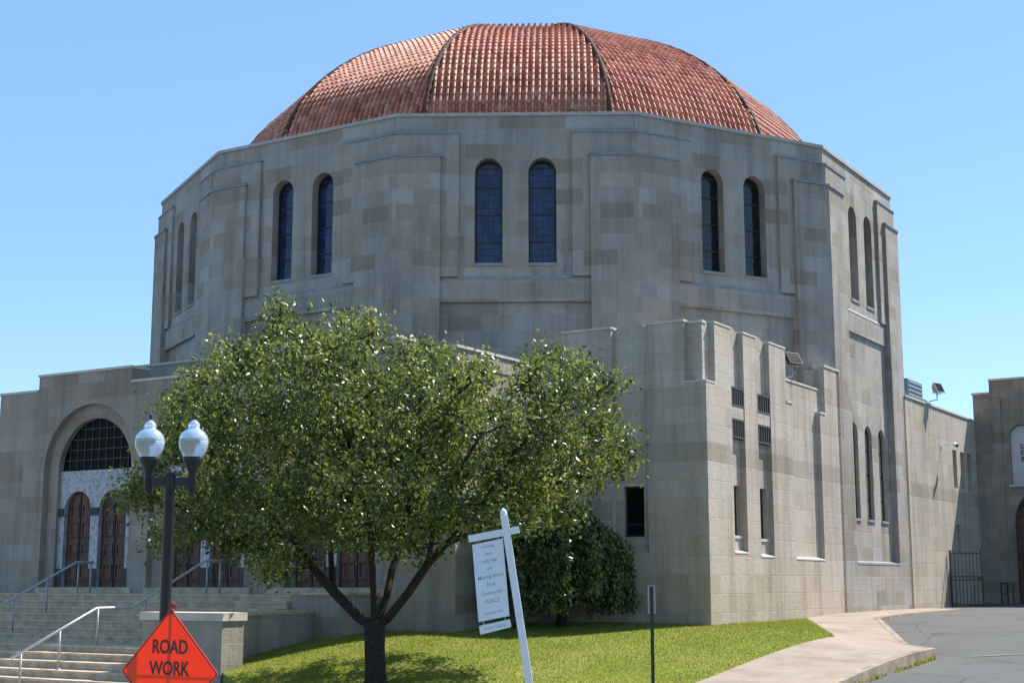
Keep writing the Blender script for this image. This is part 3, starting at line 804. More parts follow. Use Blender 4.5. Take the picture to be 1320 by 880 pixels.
# ------------------------------------------------------------------ ground
def tps(points):
    P = np.array(points, float); n = len(P)
    def U(d2): return .5 * d2 * np.log(d2 + 1e-9)
    d2 = ((P[:, None, :2] - P[None, :, :2]) ** 2).sum(-1)
    K = U(d2) + np.eye(n) * .6
    Q = np.c_[np.ones(n), P[:, :2]]
    Am = np.block([[K, Q], [Q.T, np.zeros((3, 3))]])
    w = np.linalg.solve(Am, np.r_[P[:, 2], 0, 0, 0])
    def f(x, y):
        x = np.clip(np.asarray(x, float), -60, 60); y = np.clip(np.asarray(y, float), -60, 60)
        s_ = w[n] + w[n + 1] * x + w[n + 2] * y
        for i in range(n): s_ = s_ + w[i] * U((x - P[i, 0]) ** 2 + (y - P[i, 1]) ** 2)
        return s_
    return f
hl = tps([(8.04, -12.7, .66), (*W(13.24, -13.24), .625), (*W(8.4, -17), .48), (*W(6.1, -18.5), .37), (*W(5.4, -19.2), .22), (*W(5.4, -21.1), -.05),
          (2.9, -25, -.22), (6.08, -25.7, -.2), (9.97, -19.1, .2), (9.98, -12.6, .7), (14.4, -3.7, .76), (7.4, -19.8, .40), (-5.2, -24, -.40), (-2, -28.2, -.6),
          (1, -33, -.75), (-4.5, -31, -.95), (6, -33, -.6), (-2.2, -22.5, .22), (1, -22, .27), (12, -26, -.2), (20, 6, .9), (0, -12, .6), (0, 0, .7), (-5.3, -26, -.6)])
hs = tps([(-13, -22.4, -1.32), (-20, -20, -1.35), (-7.5, -22.5, -1.25), (-6.3, -25.2, -1.22), (-6, -27, -1.22), (-6, -33, -1.3), (-14, -33, -1.5), (9.97, -19.1, .06), (9.98, -12.6, .57),
          (14.4, -3.7, .74), (6.5, -25.9, -.34), (25, -10, .55), (25, -25, .1), (15, 8, .78), (30, 15, .9), (3, -36, -.95), (-3, -36, -1.15), (12, -36, -.55), (60, 0, .8), (60, -60, 0),
          (-60, -20, -1.6), (-60, -60, -1.8), (0, -60, -1.0), (0, 60, .5), (60, 60, 1), (-60, 60, -.5), (-10, -8, -1.0), (0, -10, -.3), (0, 5, 0.0), (2.5, -32, -.95), (-3, -30, -1.2)])

def sheet(name, poly, h, mat, step, skirt=.0, dz=0.0):
    """triangulated sheet following the terrain inside a world-space polygon, with a skirt round its edge"""
    pl = []
    for a, b_ in zip(poly, poly[1:] + poly[:1]):
        k = max(1, int(math.dist(a, b_) / step))
        pl += [(a[0] + (b_[0] - a[0]) * i / k, a[1] + (b_[1] - a[1]) * i / k) for i in range(k)]
    n = len(pl)
    P = np.array(pl)
    xs = np.arange(P[:, 0].min(), P[:, 0].max(), step); ys = np.arange(P[:, 1].min(), P[:, 1].max(), step)
    gx, gy = np.meshgrid(xs, ys); gx = gx.ravel() + .01; gy = gy.ravel() + .013
    ins = inside(P, gx, gy)
    pts = [Vector(p) for p in pl] + [Vector((a, b_)) for a, b_ in zip(gx[ins], gy[ins])]
    co, ed, fa, *_ = delaunay_2d_cdt(pts, [(i, (i + 1) % n) for i in range(n)], [], 1, 1e-4)
    X = np.array([c.x for c in co]); Y = np.array([c.y for c in co]); Z = h(X, Y) + dz
    verts = [tuple(v) for v in np.c_[X, Y, Z]]; faces = [tuple(f) for f in fa]
    faces = [f if (X[f[1]] - X[f[0]]) * (Y[f[2]] - Y[f[0]]) - (Y[f[1]] - Y[f[0]]) * (X[f[2]] - X[f[0]]) > 0 else f[::-1] for f in faces]
    if skirt:
        zz = h(P[:, 0], P[:, 1]) + dz
        area = (P[:, 0] * np.roll(P[:, 1], -1) - np.roll(P[:, 0], -1) * P[:, 1]).sum()
        for i in range(n):
            j = (i + 1) % n; b0 = len(verts)
            verts += [(pl[i][0], pl[i][1], zz[i]), (pl[j][0], pl[j][1], zz[j]), (pl[j][0], pl[j][1], zz[j] - skirt), (pl[i][0], pl[i][1], zz[i] - skirt)]
            faces.append((b0, b0 + 3, b0 + 2, b0 + 1) if area > 0 else (b0, b0 + 1, b0 + 2, b0 + 3))
    me = bpy.data.meshes.new(name); me.from_pydata(verts, [], faces); me.materials.append(mat); me.update()
    o = bpy.data.objects.new(name, me); col.objects.link(o)
    return structure(o)
def inside(P, x, y):
    c = np.zeros(len(x), bool); n = len(P)
    for i in range(n):
        x0, y0 = P[i]; x1, y1 = P[(i + 1) % n]
        if y0 == y1: continue
        m = ((y0 > y) != (y1 > y)) & (x < (x1 - x0) * (y - y0) / (y1 - y0) + x0)
        c ^= m
    return c
# asphalt: drive, car park and street, out to the horizon
ax_ = np.unique(np.r_[np.array([-900, -500, -250, -140, -90]), np.arange(-60, 60.1, 1.0), np.array([90, 140, 250, 500, 900])])
gx, gy = np.meshgrid(ax_, ax_); gz = hs(gx, gy); nx_ = len(ax_)
me = bpy.data.meshes.new('asphalt_ground')
me.from_pydata(np.c_[gx.ravel(), gy.ravel(), gz.ravel()].tolist(), [], [(j * nx_ + i, j * nx_ + i + 1, (j + 1) * nx_ + i + 1, (j + 1) * nx_ + i) for j in range(nx_ - 1) for i in range(nx_ - 1)])
me.materials.append(M['asphalt']); o = bpy.data.objects.new('asphalt_ground', me); col.objects.link(o); structure(o)

tipA = (8.04, -12.7); tipB = (7.55, -19.35)
edge = [tipA, (7.75, -16.2), tipB, (5.6, -22.4), (3.35, -25.9), (1.6, -28.8), (-.4, -32.0), (-1.5, -34.3)]
lawn_poly = edge + [(-2.4, -34.3), (-2.9, -31.0), (-4.3, -27.5), (-4.95, -24.6), W(6.0, -22.3), W(5.31, -21.4), W(5.2, -18.6), W(6.0, -18.2), W(6, -15), W(10, -11), W(12.5, -9)]
sheet('lawn', lawn_poly, hl, M['lawn'], .45, .9)
curbline = [W(14.42, 4.6), W(14.75, -2.5), W(15.0, -6.2), W(17.6, -12.35), (9.55, -20.05), (8.3, -22.2), (6.1, -25.95), (3.4, -30.6), (1.3, -34.3)]
path_poly = edge[::-1] + [W(12.9, -6.9), W(12.9, 4.6)] + curbline
sheet('footpath', path_poly, hl, M['path'], .45, .3, .004)
# kerb: a real raised stone edge along the drive
kb = MB(); cl = []
for a, b_ in zip(curbline, curbline[1:]):
    k = max(1, int(math.dist(a, b_) / .5)); cl += [(a[0] + (b_[0] - a[0]) * i / k, a[1] + (b_[1] - a[1]) * i / k) for i in range(k)]
cl.append(curbline[-1])
pts = []
for i, p in enumerate(cl):
    q0 = Vector(cl[max(i - 1, 0)]); q1 = Vector(cl[min(i + 1, len(cl) - 1)]); d = (q1 - q0).normalized(); nrm = Vector((-d.y, d.x))
    if nrm.dot(Vector((1, -.3))) < 0: nrm = -nrm
    z = float(hl(*p)) + .012
    pts.append((Vector(p), nrm, z))
for (p, n1, z1), (q, n2, z2) in zip(pts, pts[1:]):
    a, b_ = p - n1 * .04, q - n2 * .04; c, d = p + n1 * .12, q + n2 * .12
    kb.quad([(a.x, a.y, z1), (c.x, c.y, z1 - .01), (d.x, d.y, z2 - .01), (b_.x, b_.y, z2)])
    kb.quad([(c.x, c.y, z1 - .01), (c.x + n1.x * .02, c.y + n1.y * .02, z1 - .4), (d.x + n2.x * .02, d.y + n2.y * .02, z2 - .4), (d.x, d.y, z2 - .01)])
structure(kb.build('kerb', M['curb']))
pave_poly = [(-4.85, -24.9), (-4.2, -27.6), (-2.85, -31.0), (-2.35, -34.3), (-22, -34.3), (-24, -18.5), W(-14, -25.0), W(4.6, -25.0), W(4.0, -22.4), W(6.1, -22.3)]
sheet('front_pavement', pave_poly, hs, M['pave'], .8, .3, .10)
wd = []
for i in range(70):
    t_ = rng.uniform(4.2, 6.9); k_ = int(t_); a_, b_ = curbline[k_], curbline[k_ + 1]; f_ = t_ - k_
    wx, wy = a_[0] + (b_[0] - a_[0]) * f_ + .20, a_[1] + (b_[1] - a_[1]) * f_ - .06
    wd.append((wx, wy, float(hs(wx, wy))))
WEEDS = wd
# painted lines
def line(name, a, b_, w):
    m = MB(); d = (Vector(b_) - Vector(a)).normalized(); n_ = Vector((-d.y, d.x)) * w / 2; K = max(2, int(math.dist(a, b_) / .6))
    pr_ = [Vector(a).lerp(Vector(b_), i / K) for i in range(K + 1)]
    for p, q in zip(pr_, pr_[1:]):
        m.quad([(v.x, v.y, float(hs(v.x, v.y)) + .022) for v in (p - n_, q - n_, q + n_, p + n_)])
    structure(m.build(name, M['paint']))
CAM = Vector((1.16030756, -53.2342397, 1.65))
line('parking_line', (15.0, -10.5), (14.6, -17.5), .10)
line('parking_line', (10.4, -20.4), (17.5, -20.2), .09)

# grass blades (uncountable)
gp = np.array(lawn_poly)
NB = 130000
bx = rng.uniform(gp[:, 0].min(), gp[:, 0].max(), NB * 2); by = rng.uniform(gp[:, 1].min(), gp[:, 1].max(), NB * 2)
mk = inside(gp, bx, by); bx, by = bx[mk][:NB], by[mk][:NB]; bz = hl(bx, by); nb = len(bx)
a = rng.uniform(0, 2 * np.pi, nb); hgt = rng.uniform(.02, .05, nb); w_ = rng.uniform(.006, .014, nb)
dx, dy = np.cos(a) * w_, np.sin(a) * w_; lx, ly = rng.normal(0, .02, nb), rng.normal(0, .02, nb)
V3 = np.stack([np.c_[bx - dx, by - dy, bz - .01], np.c_[bx + dx, by + dy, bz - .01], np.c_[bx + lx, by + ly, bz + hgt]], 1).reshape(-1, 3)
def bulk(name, V, nper, tone, mat):
    me = bpy.data.meshes.new(name); nf = len(V) // nper
    me.vertices.add(len(V)); me.vertices.foreach_set('co', V.astype(np.float32).ravel())
    me.loops.add(len(V)); me.loops.foreach_set('vertex_index', np.arange(len(V), dtype=np.int32))
    me.polygons.add(nf); me.polygons.foreach_set('loop_start', np.arange(0, len(V), nper, dtype=np.int32)); me.polygons.foreach_set('loop_total', np.full(nf, nper, dtype=np.int32))
    at = me.attributes.new('tone', 'FLOAT', 'FACE'); at.data.foreach_set('value', tone.astype(np.float32))
    me.materials.append(mat); me.update(calc_edges=True); me.validate()
    o = bpy.data.objects.new(name, me); col.objects.link(o); return o
pat = .5 + .5 * np.sin(bx * 1.3 + 2 * np.sin(by * .7)) * np.sin(by * 1.1 + 1.7 * np.sin(bx * .9))
gr_o = bulk('grass', V3, 3, np.clip(rng.random(nb) ** 1.3 * .75 + .35 * pat ** 2, 0, 1), M['grassblade']); gr_o['kind'] = 'stuff'

wc_ = np.repeat(np.array(WEEDS), 9, 0); nw_ = len(wc_)
wa = rng.uniform(0, 2 * np.pi, nw_); wl_ = rng.uniform(.04, .13, nw_)
p0 = wc_ + np.c_[rng.normal(0, .03, nw_), rng.normal(0, .03, nw_), np.zeros(nw_)]
V3 = np.stack([p0 - np.c_[np.sin(wa) * .012, -np.cos(wa) * .012, np.zeros(nw_)], p0 + np.c_[np.sin(wa) * .012, -np.cos(wa) * .012, np.zeros(nw_)], p0 + np.c_[np.cos(wa) * wl_ * .5, np.sin(wa) * wl_ * .5, wl_]], 1).reshape(-1, 3)
we_o = bulk('kerb_weeds', V3, 3, rng.random(nw_), M['grassblade']); we_o['kind'] = 'stuff'

# ------------------------------------------------------------------ trees
def pix(px, py, d):   # photo pixel -> world point at distance d in front of the camera (used once, to size the crown)
    pit, yaw, f = 9.55180966, -1.79994975, 1844.19218
    cp, sp = math.cos(R(pit)), math.sin(R(pit)); cy, sy = math.cos(R(yaw)), math.sin(R(yaw))
    fwd = Vector((sy * cp, cy * cp, sp)); right = Vector((cy, -sy, 0)); up = right.cross(fwd)
    v = fwd * f + right * (px - 660) - up * (py - 440)
    return CAM + v * (d / v.y)

def leaves(centres, per, spread, size, droop, flat=.55):
    n = len(centres) * per
    c = np.repeat(np.array(centres), per, 0) + rng.normal(0, 1, (n, 3)) * np.array(spread)
    d = rng.normal(0, 1, (n, 3)); d[:, 2] -= droop; d /= np.linalg.norm(d, axis=1)[:, None]
    u = rng.normal(0, 1, (n, 3)); u[:, 2] += flat; w = np.cross(d, u); w /= np.linalg.norm(w, axis=1)[:, None]
    nr = np.cross(w, d)
    ln = size * rng.uniform(.65, 1.25, n)[:, None]; wd = ln * .30
    fold = nr * ln * .10
    p0, p2 = c, c + d * ln
    pm = c + d * ln * .45
    l = pm + w * wd + fold; r = pm - w * wd + fold
    V = np.concatenate([np.stack([p0, l, p2], 1), np.stack([p0, p2, r], 1)], 1).reshape(-1, 3)
    cl_t = np.repeat(rng.normal(0, .22, len(centres)), per)
    tone = np.clip(np.repeat(np.clip(rng.beta(2, 2, n) + cl_t, 0, 1), 2), 0, 1)
    return V, tone

def grow(limbs, tips, minr, maxr, jitter=.12):
    """limbs: list of polylines sharing nodes; attach every tip to the nearest node; radii by the pipe rule"""
    nodes = []; par = []
    def add(p, pa): nodes.append(Vector(p)); par.append(pa); return len(nodes) - 1
    index = {}
    for l in limbs:
        prev = None
        for p in l:
            key = tuple(round(x, 3) for x in p)
            if key in index: i = index[key]
            else: i = add(p, prev if prev is not None else -1); index[key] = i
            prev = i
    tips = sorted(tips, key=lambda t: min((Vector(t) - q).length for q in nodes))
    ends = []
    for t in tips:
        t = Vector(t)
        arr = np.array(nodes); dist = np.linalg.norm(arr - np.array(t), axis=1) + np.maximum(0, arr[:, 2] - t.z + .05) * 1.6
        dist[0] = 99; i = int(dist.argmin()); p = nodes[i]; ln = (t - p).length; k = max(1, int(ln / .35)); pv = i
        for q in range(1, k + 1):
            f = q / k; m = p.lerp(t, f)
            if q < k: m += Vector(rng.normal(0, jitter, 3)) * .5 * min(ln, 1); m.z += .10 * math.sin(math.pi * f) * min(ln, 1.2) * -.6
            pv = add(m, pv)
        ends.append(pv)
    cnt = [0.0] * len(nodes)
    for e in ends:
        i = e
        while i != -1: cnt[i] += 1; i = par[i]
    mx = max(cnt); rad = [minr + (maxr - minr) * (c / mx) ** .62 for c in cnt]
    return nodes, par, rad, ends

def branch_mesh(nodes, par, rad, n=6, skip=()):
    m = MB()
    for i, p in enumerate(par):
        if p < 0 or i in skip: continue
        k = 9 if rad[i] > .06 else (6 if rad[i] > .02 else 4)
        m.tube([nodes[p], nodes[i]], [min(rad[p], rad[i] * 1.35), rad[i]], k, caps=False)
    return m

# --- ornamental pear in front of the temple
TD = 28.0
base = pix(484, 892, TD); base.z = float(hl(base.x, base.y)) - .05
gz0 = base.z
tree = thing('pear_tree', 'leafy ornamental pear tree with a forked dark trunk on the lawn', 'tree', tuple(base))
P = lambda x, y, dd=0: tuple(pix(x, y, TD + dd))
fork = P(483, 806)
limbs = [
    [tuple(base), P(484, 866), P(483, 835), fork],
    [fork, P(462, 795, .1), P(430, 762, .2), P(400, 727, .25), P(375, 690, .3), P(335, 650, .2), P(290, 610, .1), P(255, 575, 0)],
    [P(430, 762, .2), P(427, 725, .6), P(425, 680, 1.0), P(405, 620, 1.5), P(390, 560, 1.8)],
    [fork, P(482, 775, -.1), P(480, 735, -.3), P(478, 680, -.6), P(465, 620, -.9), P(440, 540, -1.2), P(420, 480, -1.2)],
    [fork, P(498, 770, .2), P(505, 735, .5), P(520, 690, .9), P(535, 620, 1.3), P(545, 540, 1.5), P(540, 490, 1.5)],
    [fork, P(500, 796, -.1), P(525, 765, -.2), P(552, 725, -.4), P(575, 700, -.5), P(620, 650, -.7), P(660, 590, -.8), P(700, 530, -.8)],
    [P(575, 700, -.5), P(610, 685, -.2), P(650, 660, .2), P(700, 625, .5), P(750, 585, .6), P(785, 560, .6)],
    [P(478, 680, -.6), P(450, 640, -1.4), P(400, 600, -2.2), P(350, 560, -2.5)],
    [P(552, 725, -.4), P(560, 670, -1.3), P(590, 610, -2.1), P(620, 560, -2.3)],
    [P(375, 690, .3), P(330, 690, .9), P(270, 670, 1.2), P(215, 645, 1.0)],
]
outline = [(362, 392), (385, 412), (412, 420), (440, 402), (470, 412), (500, 440), (528, 450), (560, 452), (590, 455), (620, 470), (648, 474), (672, 480), (690, 462), (712, 452), (730, 470),
           (758, 466), (785, 488), (772, 515), (760, 540), (790, 552), (795, 580), (785, 600), (765, 610), (745, 635), (728, 655), (700, 664), (668, 672), (640, 662), (610, 690), (580, 668), (545, 690), (515, 700), (488, 690),
           (455, 700), (425, 672), (400, 690), (372, 722), (335, 738), (312, 708), (275, 678), (240, 690), (195, 690), (208, 660), (165, 640), (160, 622), (190, 612), (212, 590), (196, 560), (210, 520), (240, 505), (262, 470), (290, 440), (312, 452), (335, 440), (352, 430), (358, 410)]
OP = np.array(outline, float)
tips = []
cx_, cy_ = 485, 585
cand = []
while len(cand) < 2600:
    x, y = rng.uniform(150, 820), rng.uniform(380, 750)
    if not inside(OP, np.array([x]), np.array([y]))[0]: continue
    ex, ey = (x - cx_) / 345, (y - cy_) / 215
    th_ = math.sqrt(max(.03, 1 - min(.97, ex * ex + .55 * ey * ey)))
    q = rng.uniform(-1, 1)
    q = math.copysign(abs(q) ** .7, q)
    skew = .25 if x < 480 else .6
    dd = q * th_ * 3.6 + skew
    if abs(q) < .45 and y > 640 and rng.random() < .5: continue
    cand.append(P(x, y, dd))
# even spacing: keep the candidate farthest from those already kept
ca_ = np.array(cand); keep = [0]; dmin = np.linalg.norm(ca_ - ca_[0], axis=1)
for _ in range(430):
    i = int((dmin * rng.uniform(.75, 1, len(ca_))).argmax()); keep.append(i); dmin = np.minimum(dmin, np.linalg.norm(ca_ - ca_[i], axis=1))
tips += [cand[i] for i in keep]
for x, y in [(362, 396), (370, 410), (440, 404), (290, 442), (310, 455), (240, 508), (690, 466), (712, 456), (760, 470), (792, 490), (808, 555), (810, 582), (800, 602), (168, 638), (205, 695), (180, 622), (345, 742), (530, 452), (620, 472), (480, 415), (742, 660)]:
    tips.append(P(x, y, rng.uniform(-.4, .4)))
for _ in range(10): tips.append(P(rng.uniform(250, 640), rng.uniform(630, 690), rng.uniform(-2.4, 2.8)))
nodes, par, rad, ends = grow(limbs, tips, .009, .18)
rad[0] = .27; rad[1] = .205; rad[2] = .20
rel = lambda v: Vector(v) - base
nodesR = [rel(v) for v in nodes]
trunk_idx = set(range(0, 4))
tm = MB(); tm.tube([nodesR[0], nodesR[0].lerp(nodesR[1], .35), nodesR[1], nodesR[2], nodesR[3], nodesR[3] + Vector((0, 0, .12))], [.27, .225, .205, .20, .21, .155], 14)
trunk_o = tm.build('trunk', M['bark'], tree, smooth=True)
bm_ = branch_mesh(nodesR, par, rad, skip=trunk_idx); bm_.build('branches', M['bark'], tree, smooth=True)
cent = []
tipset = set(ends)
for e in ends:
    i = e; k = 0
    while i != -1 and k < 3 and rad[i] < .05: cent.append(tuple(nodesR[i])); i = par[i]; k += 1
V, tone = leaves(cent, 56, (.17, .17, .16), .112, .35)
fo = bulk('foliage', V, 3, tone, M['leaf']); fo.parent = tree

# --- small weeping tree against the wall
wb = Vector((*W(10.15, -15.1), 0)); wb.z = float(hl(wb.x, wb.y)) - .03
wt = thing('weeping_tree', 'small umbrella shaped weeping tree against the shaded corner wall', 'tree', tuple(wb))
wn = [[(0, 0, 0), (.03, .0, .6), (-.02, .03, 1.2), (.05, 0, 1.55), (.0, .0, 1.95)]]
wl = MB(); wl.tube([Vector(p) for p in wn[0]], [.14, .11, .10, .10, .07], 10); wl.build('trunk', M['bark'], wt, smooth=True)
cents = []; wbm = MB()
cl_ = [(rng.uniform(0, 2 * math.pi), rng.uniform(.8, 1.15), rng.normal(0, .16)) for _ in range(40)]
for k in range(240):
    ca = cl_[k % 40]; a_ = (k % 40) * 2 * math.pi / 40 + .12 * math.sin(ca[0]) + rng.normal(0, .13); rr = 1.58 * ca[1] * math.sqrt(rng.uniform(.03, 1)); topz = 2.85 + ca[2] - .72 * (rr / 1.55) ** 2 + rng.normal(0, .07)
    drop = rng.uniform(.6, 2.0) * (.35 + .65 * rr / 1.55); end = max(.28 + rng.uniform(0, .45), topz - drop - .3)
    p0 = Vector((0, 0, 1.9)); p1 = Vector((math.cos(a_) * rr * .6, math.sin(a_) * rr * .6, topz + .08)); p2 = Vector((math.cos(a_) * rr, math.sin(a_) * rr, topz - .25)); p3 = Vector((math.cos(a_) * rr * 1.04, math.sin(a_) * rr * 1.04, end))
    wbm.tube([p0, p0.lerp(p1, .5) + Vector((0, 0, .15)), p1, p2, p3], [.03, .022, .015, .01, .005], 5, caps=False)
    ns = int((topz - end) / .16) + 3
    for q in range(ns): cents.append(tuple(p2.lerp(p3, q / ns)))
    for q in range(3): cents.append(tuple(p1.lerp(p2, q / 3)))
wbm.build('branches', M['bark'], wt, smooth=True)
V, tone = leaves(cents, 17, (.075, .075, .09), .12, 1.3)
fo = bulk('foliage', V, 3, tone, M['weepleaf']); fo.parent = wt

# ------------------------------------------------------------------ street furniture
gz = lambda x, y: float(hs(x, y)) + .10
KL = .735
lx_, ly_ = -4.42, -32.7
lp = thing('street_lamp', 'black twin headed street lamp with clear acorn globes beside the steps', 'street lamp', (lx_, ly_, gz(lx_, ly_)))
z0 = lp.location.z
zz = lambda z: 1.65 + (z - 1.65) * KL - z0
def LR(prof): return [(r * KL, zz(z)) for r, z in prof]
m = MB(); m.lathe([(.26 * KL, 0), (.26 * KL, .12), (.2 * KL, .2), (.19 * KL, .7), (.13 * KL, .8), (.112 * KL, 1.0)] + LR([(.102, 3.45), (.112, 3.47), (.112, 3.74), (.06, 3.79), (0, 3.8)]), n=20); m.build('post', M['black'], lp, smooth=True)
m = MB(); m.box(-.45 * KL, .45 * KL, -.045 * KL, .045 * KL, zz(3.52), zz(3.68)); m.build('cross_arm', M['black'], lp, bevel=.012)
for sx in (-.435 * KL, .435 * KL):
    m = MB(); m.lathe(LR([(0, 3.34), (.045, 3.37), (.08, 3.43), (.08, 3.76), (.095, 3.82), (.135, 3.90), (.185, 3.98), (.205, 4.06), (.19, 4.085), (0, 4.085)]), (sx, 0, 0), 20)
    m.build('lamp_holder', M['black'], lp, smooth=True)
    m = MB(); m.lathe(LR([(.19, 4.085), (.235, 4.16), (.275, 4.27), (.292, 4.38), (.285, 4.44)]), (sx, 0, 0), 32)
    gl = m.build('lamp_globe', M['globe'], lp, smooth=True)
    m = MB(); m.lathe(LR([(.286, 4.44), (.265, 4.51), (.21, 4.58), (.135, 4.635), (.105, 4.66), (.118, 4.70), (.105, 4.75), (.06, 4.79), (.03, 4.82)]), (sx, 0, 0), 32)
    m.build('globe_top', M['lampcap'], gl, smooth=True)
    m = MB(); m.lathe(LR([(.03, 4.815), (.028, 4.9), (.02, 4.95), (0, 4.96)]), (sx, 0, 0), 10); m.build('finial', M['black'], gl, smooth=True)

# road work sign
sx, sy = -4.19, -33.23
rs = thing('road_work_sign', 'orange diamond ROAD WORK sign on a portable stand in front of the stone pier', 'road sign', (sx, sy, gz(sx, sy)))
rs.rotation_euler = (0, 0, R(-26)); zc = .435 - rs.location.z; S = .86
def rounded_diamond(h, rr, k=5):
    pts = []
    for ci in range(4):
        ang = R(-90 + 90 * ci); c = Vector((math.cos(ang), math.sin(ang))) * (h - rr * math.sqrt(2))
        for q in range(k + 1):
            t_ = ang + R(-45 + 90 * q / k); pts.append((c.x + rr * math.cos(t_), c.y + zc + rr * math.sin(t_)))
    return pts
fs = lambda s_, n, z: (s_, -n, z)
m = MB(); m.panel(fs, rounded_diamond(S, .035), [], .0, -.006, back=True); face = m.build('sign_face', M['orange'], rs)
m = MB(); m.panel(fs, rounded_diamond(S - .012, .03), [rounded_diamond(S - .034, .026)], .004, -.001); m.build('sign_border', M['inkdk'], face)
for tx, zt in (('ROAD', .335), ('WORK', .045)):
    text_mesh(tx, .262, 'sign_lettering', M['inkdk'], face, Matrix.Translation((0, -.002, zc + zt)) @ Matrix.Rotation(R(90), 4, 'X'), .005, .86, depth=.003)
m = MB(); m.box(-.016, .016, .012, .04, .25, zc + S - .02); m.box(-S * .9, S * .9, .042, .055, zc - .012, zc + .012); m.build('stand_mast', M['greymetal'], rs)
for dx, dy in ((-.6, -.4), (.6, -.4), (-.6, .5), (.6, .5)):
    m = MB(); m.tube([(0, .03, .32), (dx, .03 + dy, .02)], .015, 8); m.build('stand_leg', M['greymetal'], rs)
m = MB(); m.obox((0, -.008, zc + S - .055), (.055, 0, 0), (0, .012, 0), (0, 0, .016)); m.obox((0, -.012, zc + S - .02), (.038, 0, .015), (0, .012, 0), (-.006, 0, .014)); m.obox((-.022, .03, zc + S + .04), (.026, 0, .008), (0, .012, 0), (-.008, 0, .037)); m.obox((.03, .03, zc + S + .035), (.022, 0, -.008), (0, .012, 0), (.006, 0, .03))
m.build('corner_clamp', plain('red_clamp', c3(.25, .03, .02), .5), rs)

# leaning white sign post with hanging panel
bx_, by_ = .93, -33.23
hp = thing('hanging_sign', 'leaning white wooden post with a tall white hanging sign panel', 'sign', (bx_, by_, float(hl(bx_, by_)) - .02))
zb = hp.location.z
def HP(x, z, y=0): return Vector((x - bx_, y, z - zb))
top_ = HP(.42, 2.57); bot = HP(.935, zb); ax = (top_ - bot).normalized(); sd = Vector((ax.z, 0, -ax.x))
m = MB(); mid = (top_ + bot) / 2; m.obox(mid, sd * .05, (0, .05, 0), ax * (top_ - bot).length / 2); 
m.build('post', M['white'], hp, bevel=.008)
m = MB(); m.tube([top_ - ax * .005, top_ + ax * .04, top_ + ax * .075, top_ + ax * .1], [.046, .05, .036, .008], 10); m.build('post_finial', M['white'], hp, smooth=True)
arm0, arm1 = HP(-.07, 2.245), HP(.63, 2.375); ad_ = (arm1 - arm0).normalized(); an_ = Vector((-ad_.z, 0, ad_.x))
m = MB(); m.obox((arm0 + arm1) / 2, ad_ * (arm1 - arm0).length / 2, (0, .04, 0), an_ * .047); m.build('arm', M['white'], hp, bevel=.006)
def qpanel(tl, tr, bl, br_, th=.012):
    q = MB(); F_ = [Vector(p) + Vector((0, -th, 0)) for p in (bl, br_, tr, tl)]; B_ = [Vector(p) + Vector((0, th, 0)) for p in (bl, br_, tr, tl)]
    q.quad(F_); q.quad(B_[::-1])
    for i in range(4): q.quad([F_[(i + 1) % 4], F_[i], B_[i], B_[(i + 1) % 4]])
    return q
tl, tr, bl, br_ = HP(-.02, 2.165), HP(.405, 2.255), HP(.072, 1.115), HP(.497, 1.20)
pn = qpanel(tl, tr, bl, br_).build('sign_panel', M['panelw'], hp)
ud = (tr - tl).normalized(); vd = ((tl + tr) / 2 - (bl + br_) / 2); vl = vd.length; vd.normalize()
rows_ = [('Charming', .055, .06), ('Acre', .06, .155), ('Lofty Hall', .065, .25), ('and', .065, .345), ('Meeting Room', .07, .45), ('Fund', .07, .55), ('Community', .072, .66), ('PLACE', .085, .765), ('please inquire within', .036, .915)]
for tx, sz, q in rows_:
    cpt = (tl + tr) / 2 - vd * vl * q
    Mx = Matrix(((ud.x, vd.x, 0, cpt.x), (ud.y, vd.y, -1, -.0125), (ud.z, vd.z, 0, cpt.z), (0, 0, 0, 1)))
    text_mesh(tx, sz, 'panel_lettering', M['ink'], pn, Mx, .0005, .85, depth=.001)
rl_ = [HP(.078, 1.06), HP(.505, 1.155), HP(.098, .945), HP(.522, 1.05)]
rd_ = qpanel(*rl_).build('rider_panel', M['panelw'], hp)
cpt = sum(rl_, Vector()) / 4
text_mesh('Cultural Center', .05, 'rider_lettering', M['ink'], rd_, Matrix(((ud.x, vd.x, 0, cpt.x), (0, 0, -1, -.0125), (ud.z, vd.z, 0, cpt.z), (0, 0, 0, 1))), 0, .95, depth=.001)
m = MB()
for q in (.15, .85):
    for c_, l_ in ((tl.lerp(tr, q), .1), (bl.lerp(br_, q), -.06)):
        m = MB(); m.tube([c_, c_ + an_ * l_], .006, 6); m.build('hanger', M['greymetal'], hp)

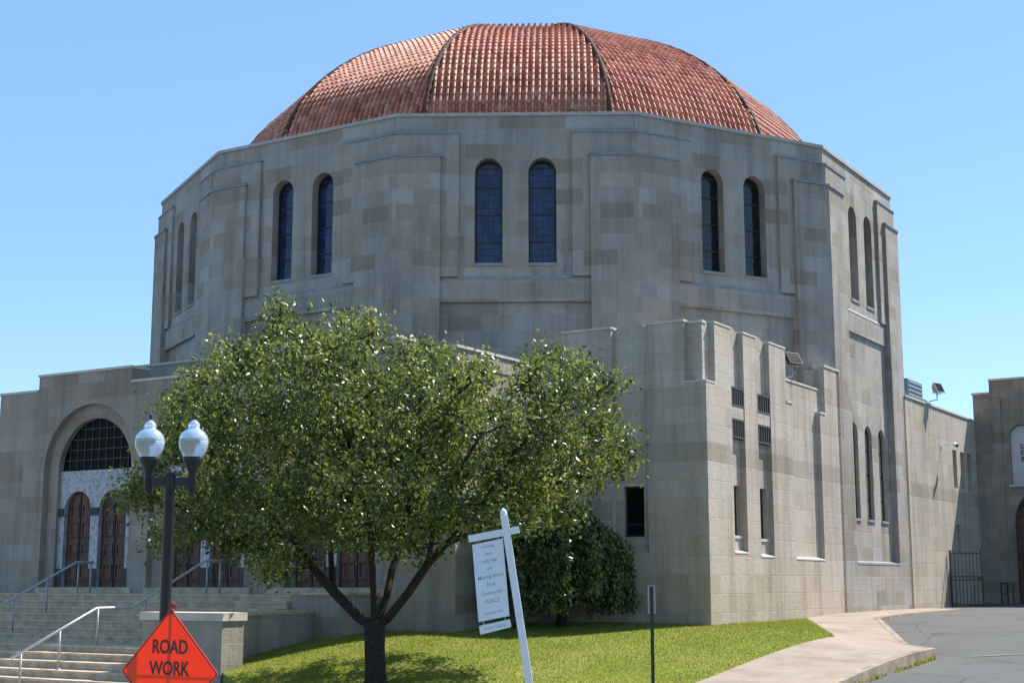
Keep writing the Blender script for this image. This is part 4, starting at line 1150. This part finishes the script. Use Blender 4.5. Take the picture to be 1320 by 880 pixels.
# marker post on the lawn
mx_, my_ = 2.9, -26.23
mp = thing('marker_post', 'thin green post with a narrow grey plate standing on the lawn', 'sign post', (mx_, my_, float(hl(mx_, my_)) - .02))
zb2 = mp.location.z
m = MB(); H_ = 1.58 - zb2; m.box(-.032, .032, -.006, .006, 0, H_); m.box(-.032, -.022, -.03, -.006, 0, H_); m.box(.022, .032, -.03, -.006, 0, H_); m.build('channel_post', M['green'], mp)
m = MB(); m.box(-.072, .072, .008, .013, H_ - .5, H_ + .02); m.build('plate', M['plate'], mp, bevel=.002)

# ------------------------------------------------------------------ light, sky, camera
AZ, EL = 122.0, 54.0
sdir = Vector((math.sin(R(AZ)) * math.cos(R(EL)), -math.cos(R(AZ)) * math.cos(R(EL)), math.sin(R(EL))))
sl = bpy.data.lights.new('sun', 'SUN'); sl.energy = 5.0; sl.angle = R(.5); sl.color = (1.0, .955, .88)
so = bpy.data.objects.new('sun', sl); col.objects.link(so); so.rotation_euler = (-sdir).to_track_quat('-Z', 'Y').to_euler(); so.location = (40, 40, 60)
w = bpy.data.worlds.new('World'); scene.world = w; w.use_nodes = True
nt = w.node_tree; bg = nt.nodes['Background']
sk = nt.nodes.new('ShaderNodeTexSky'); sk.sky_type = 'NISHITA'; sk.sun_disc = False; sk.sun_elevation = R(EL); sk.sun_rotation = math.atan2(sdir.x, sdir.y)
sk.altitude = 0; sk.air_density = .62; sk.dust_density = .0; sk.ozone_density = 1.3
L(nt, mixc(nt, sk.outputs[0], (1.12, 2.24, 3.5, 1), .5), bg.inputs['Color']); bg.inputs['Strength'].default_value = .15
cd = bpy.data.cameras.new('camera'); cam = bpy.data.objects.new('camera', cd); col.objects.link(cam)
pit, yaw = R(9.55180966), R(-1.79994975)
cam.location = CAM; cam.rotation_euler = (math.pi / 2 + pit, R(.02), -yaw)
cd.sensor_width = 36; cd.sensor_fit = 'HORIZONTAL'; cd.lens = 1844.19218 / 1320 * 36; cd.clip_end = 3000; cd.clip_start = .1
scene.camera = cam
scene.render.engine = 'CYCLES'
vs = scene.view_settings; vs.view_transform = 'Standard'; vs.look = 'None'; vs.exposure = 0.88; vs.gamma = 1
vs.use_curve_mapping = False
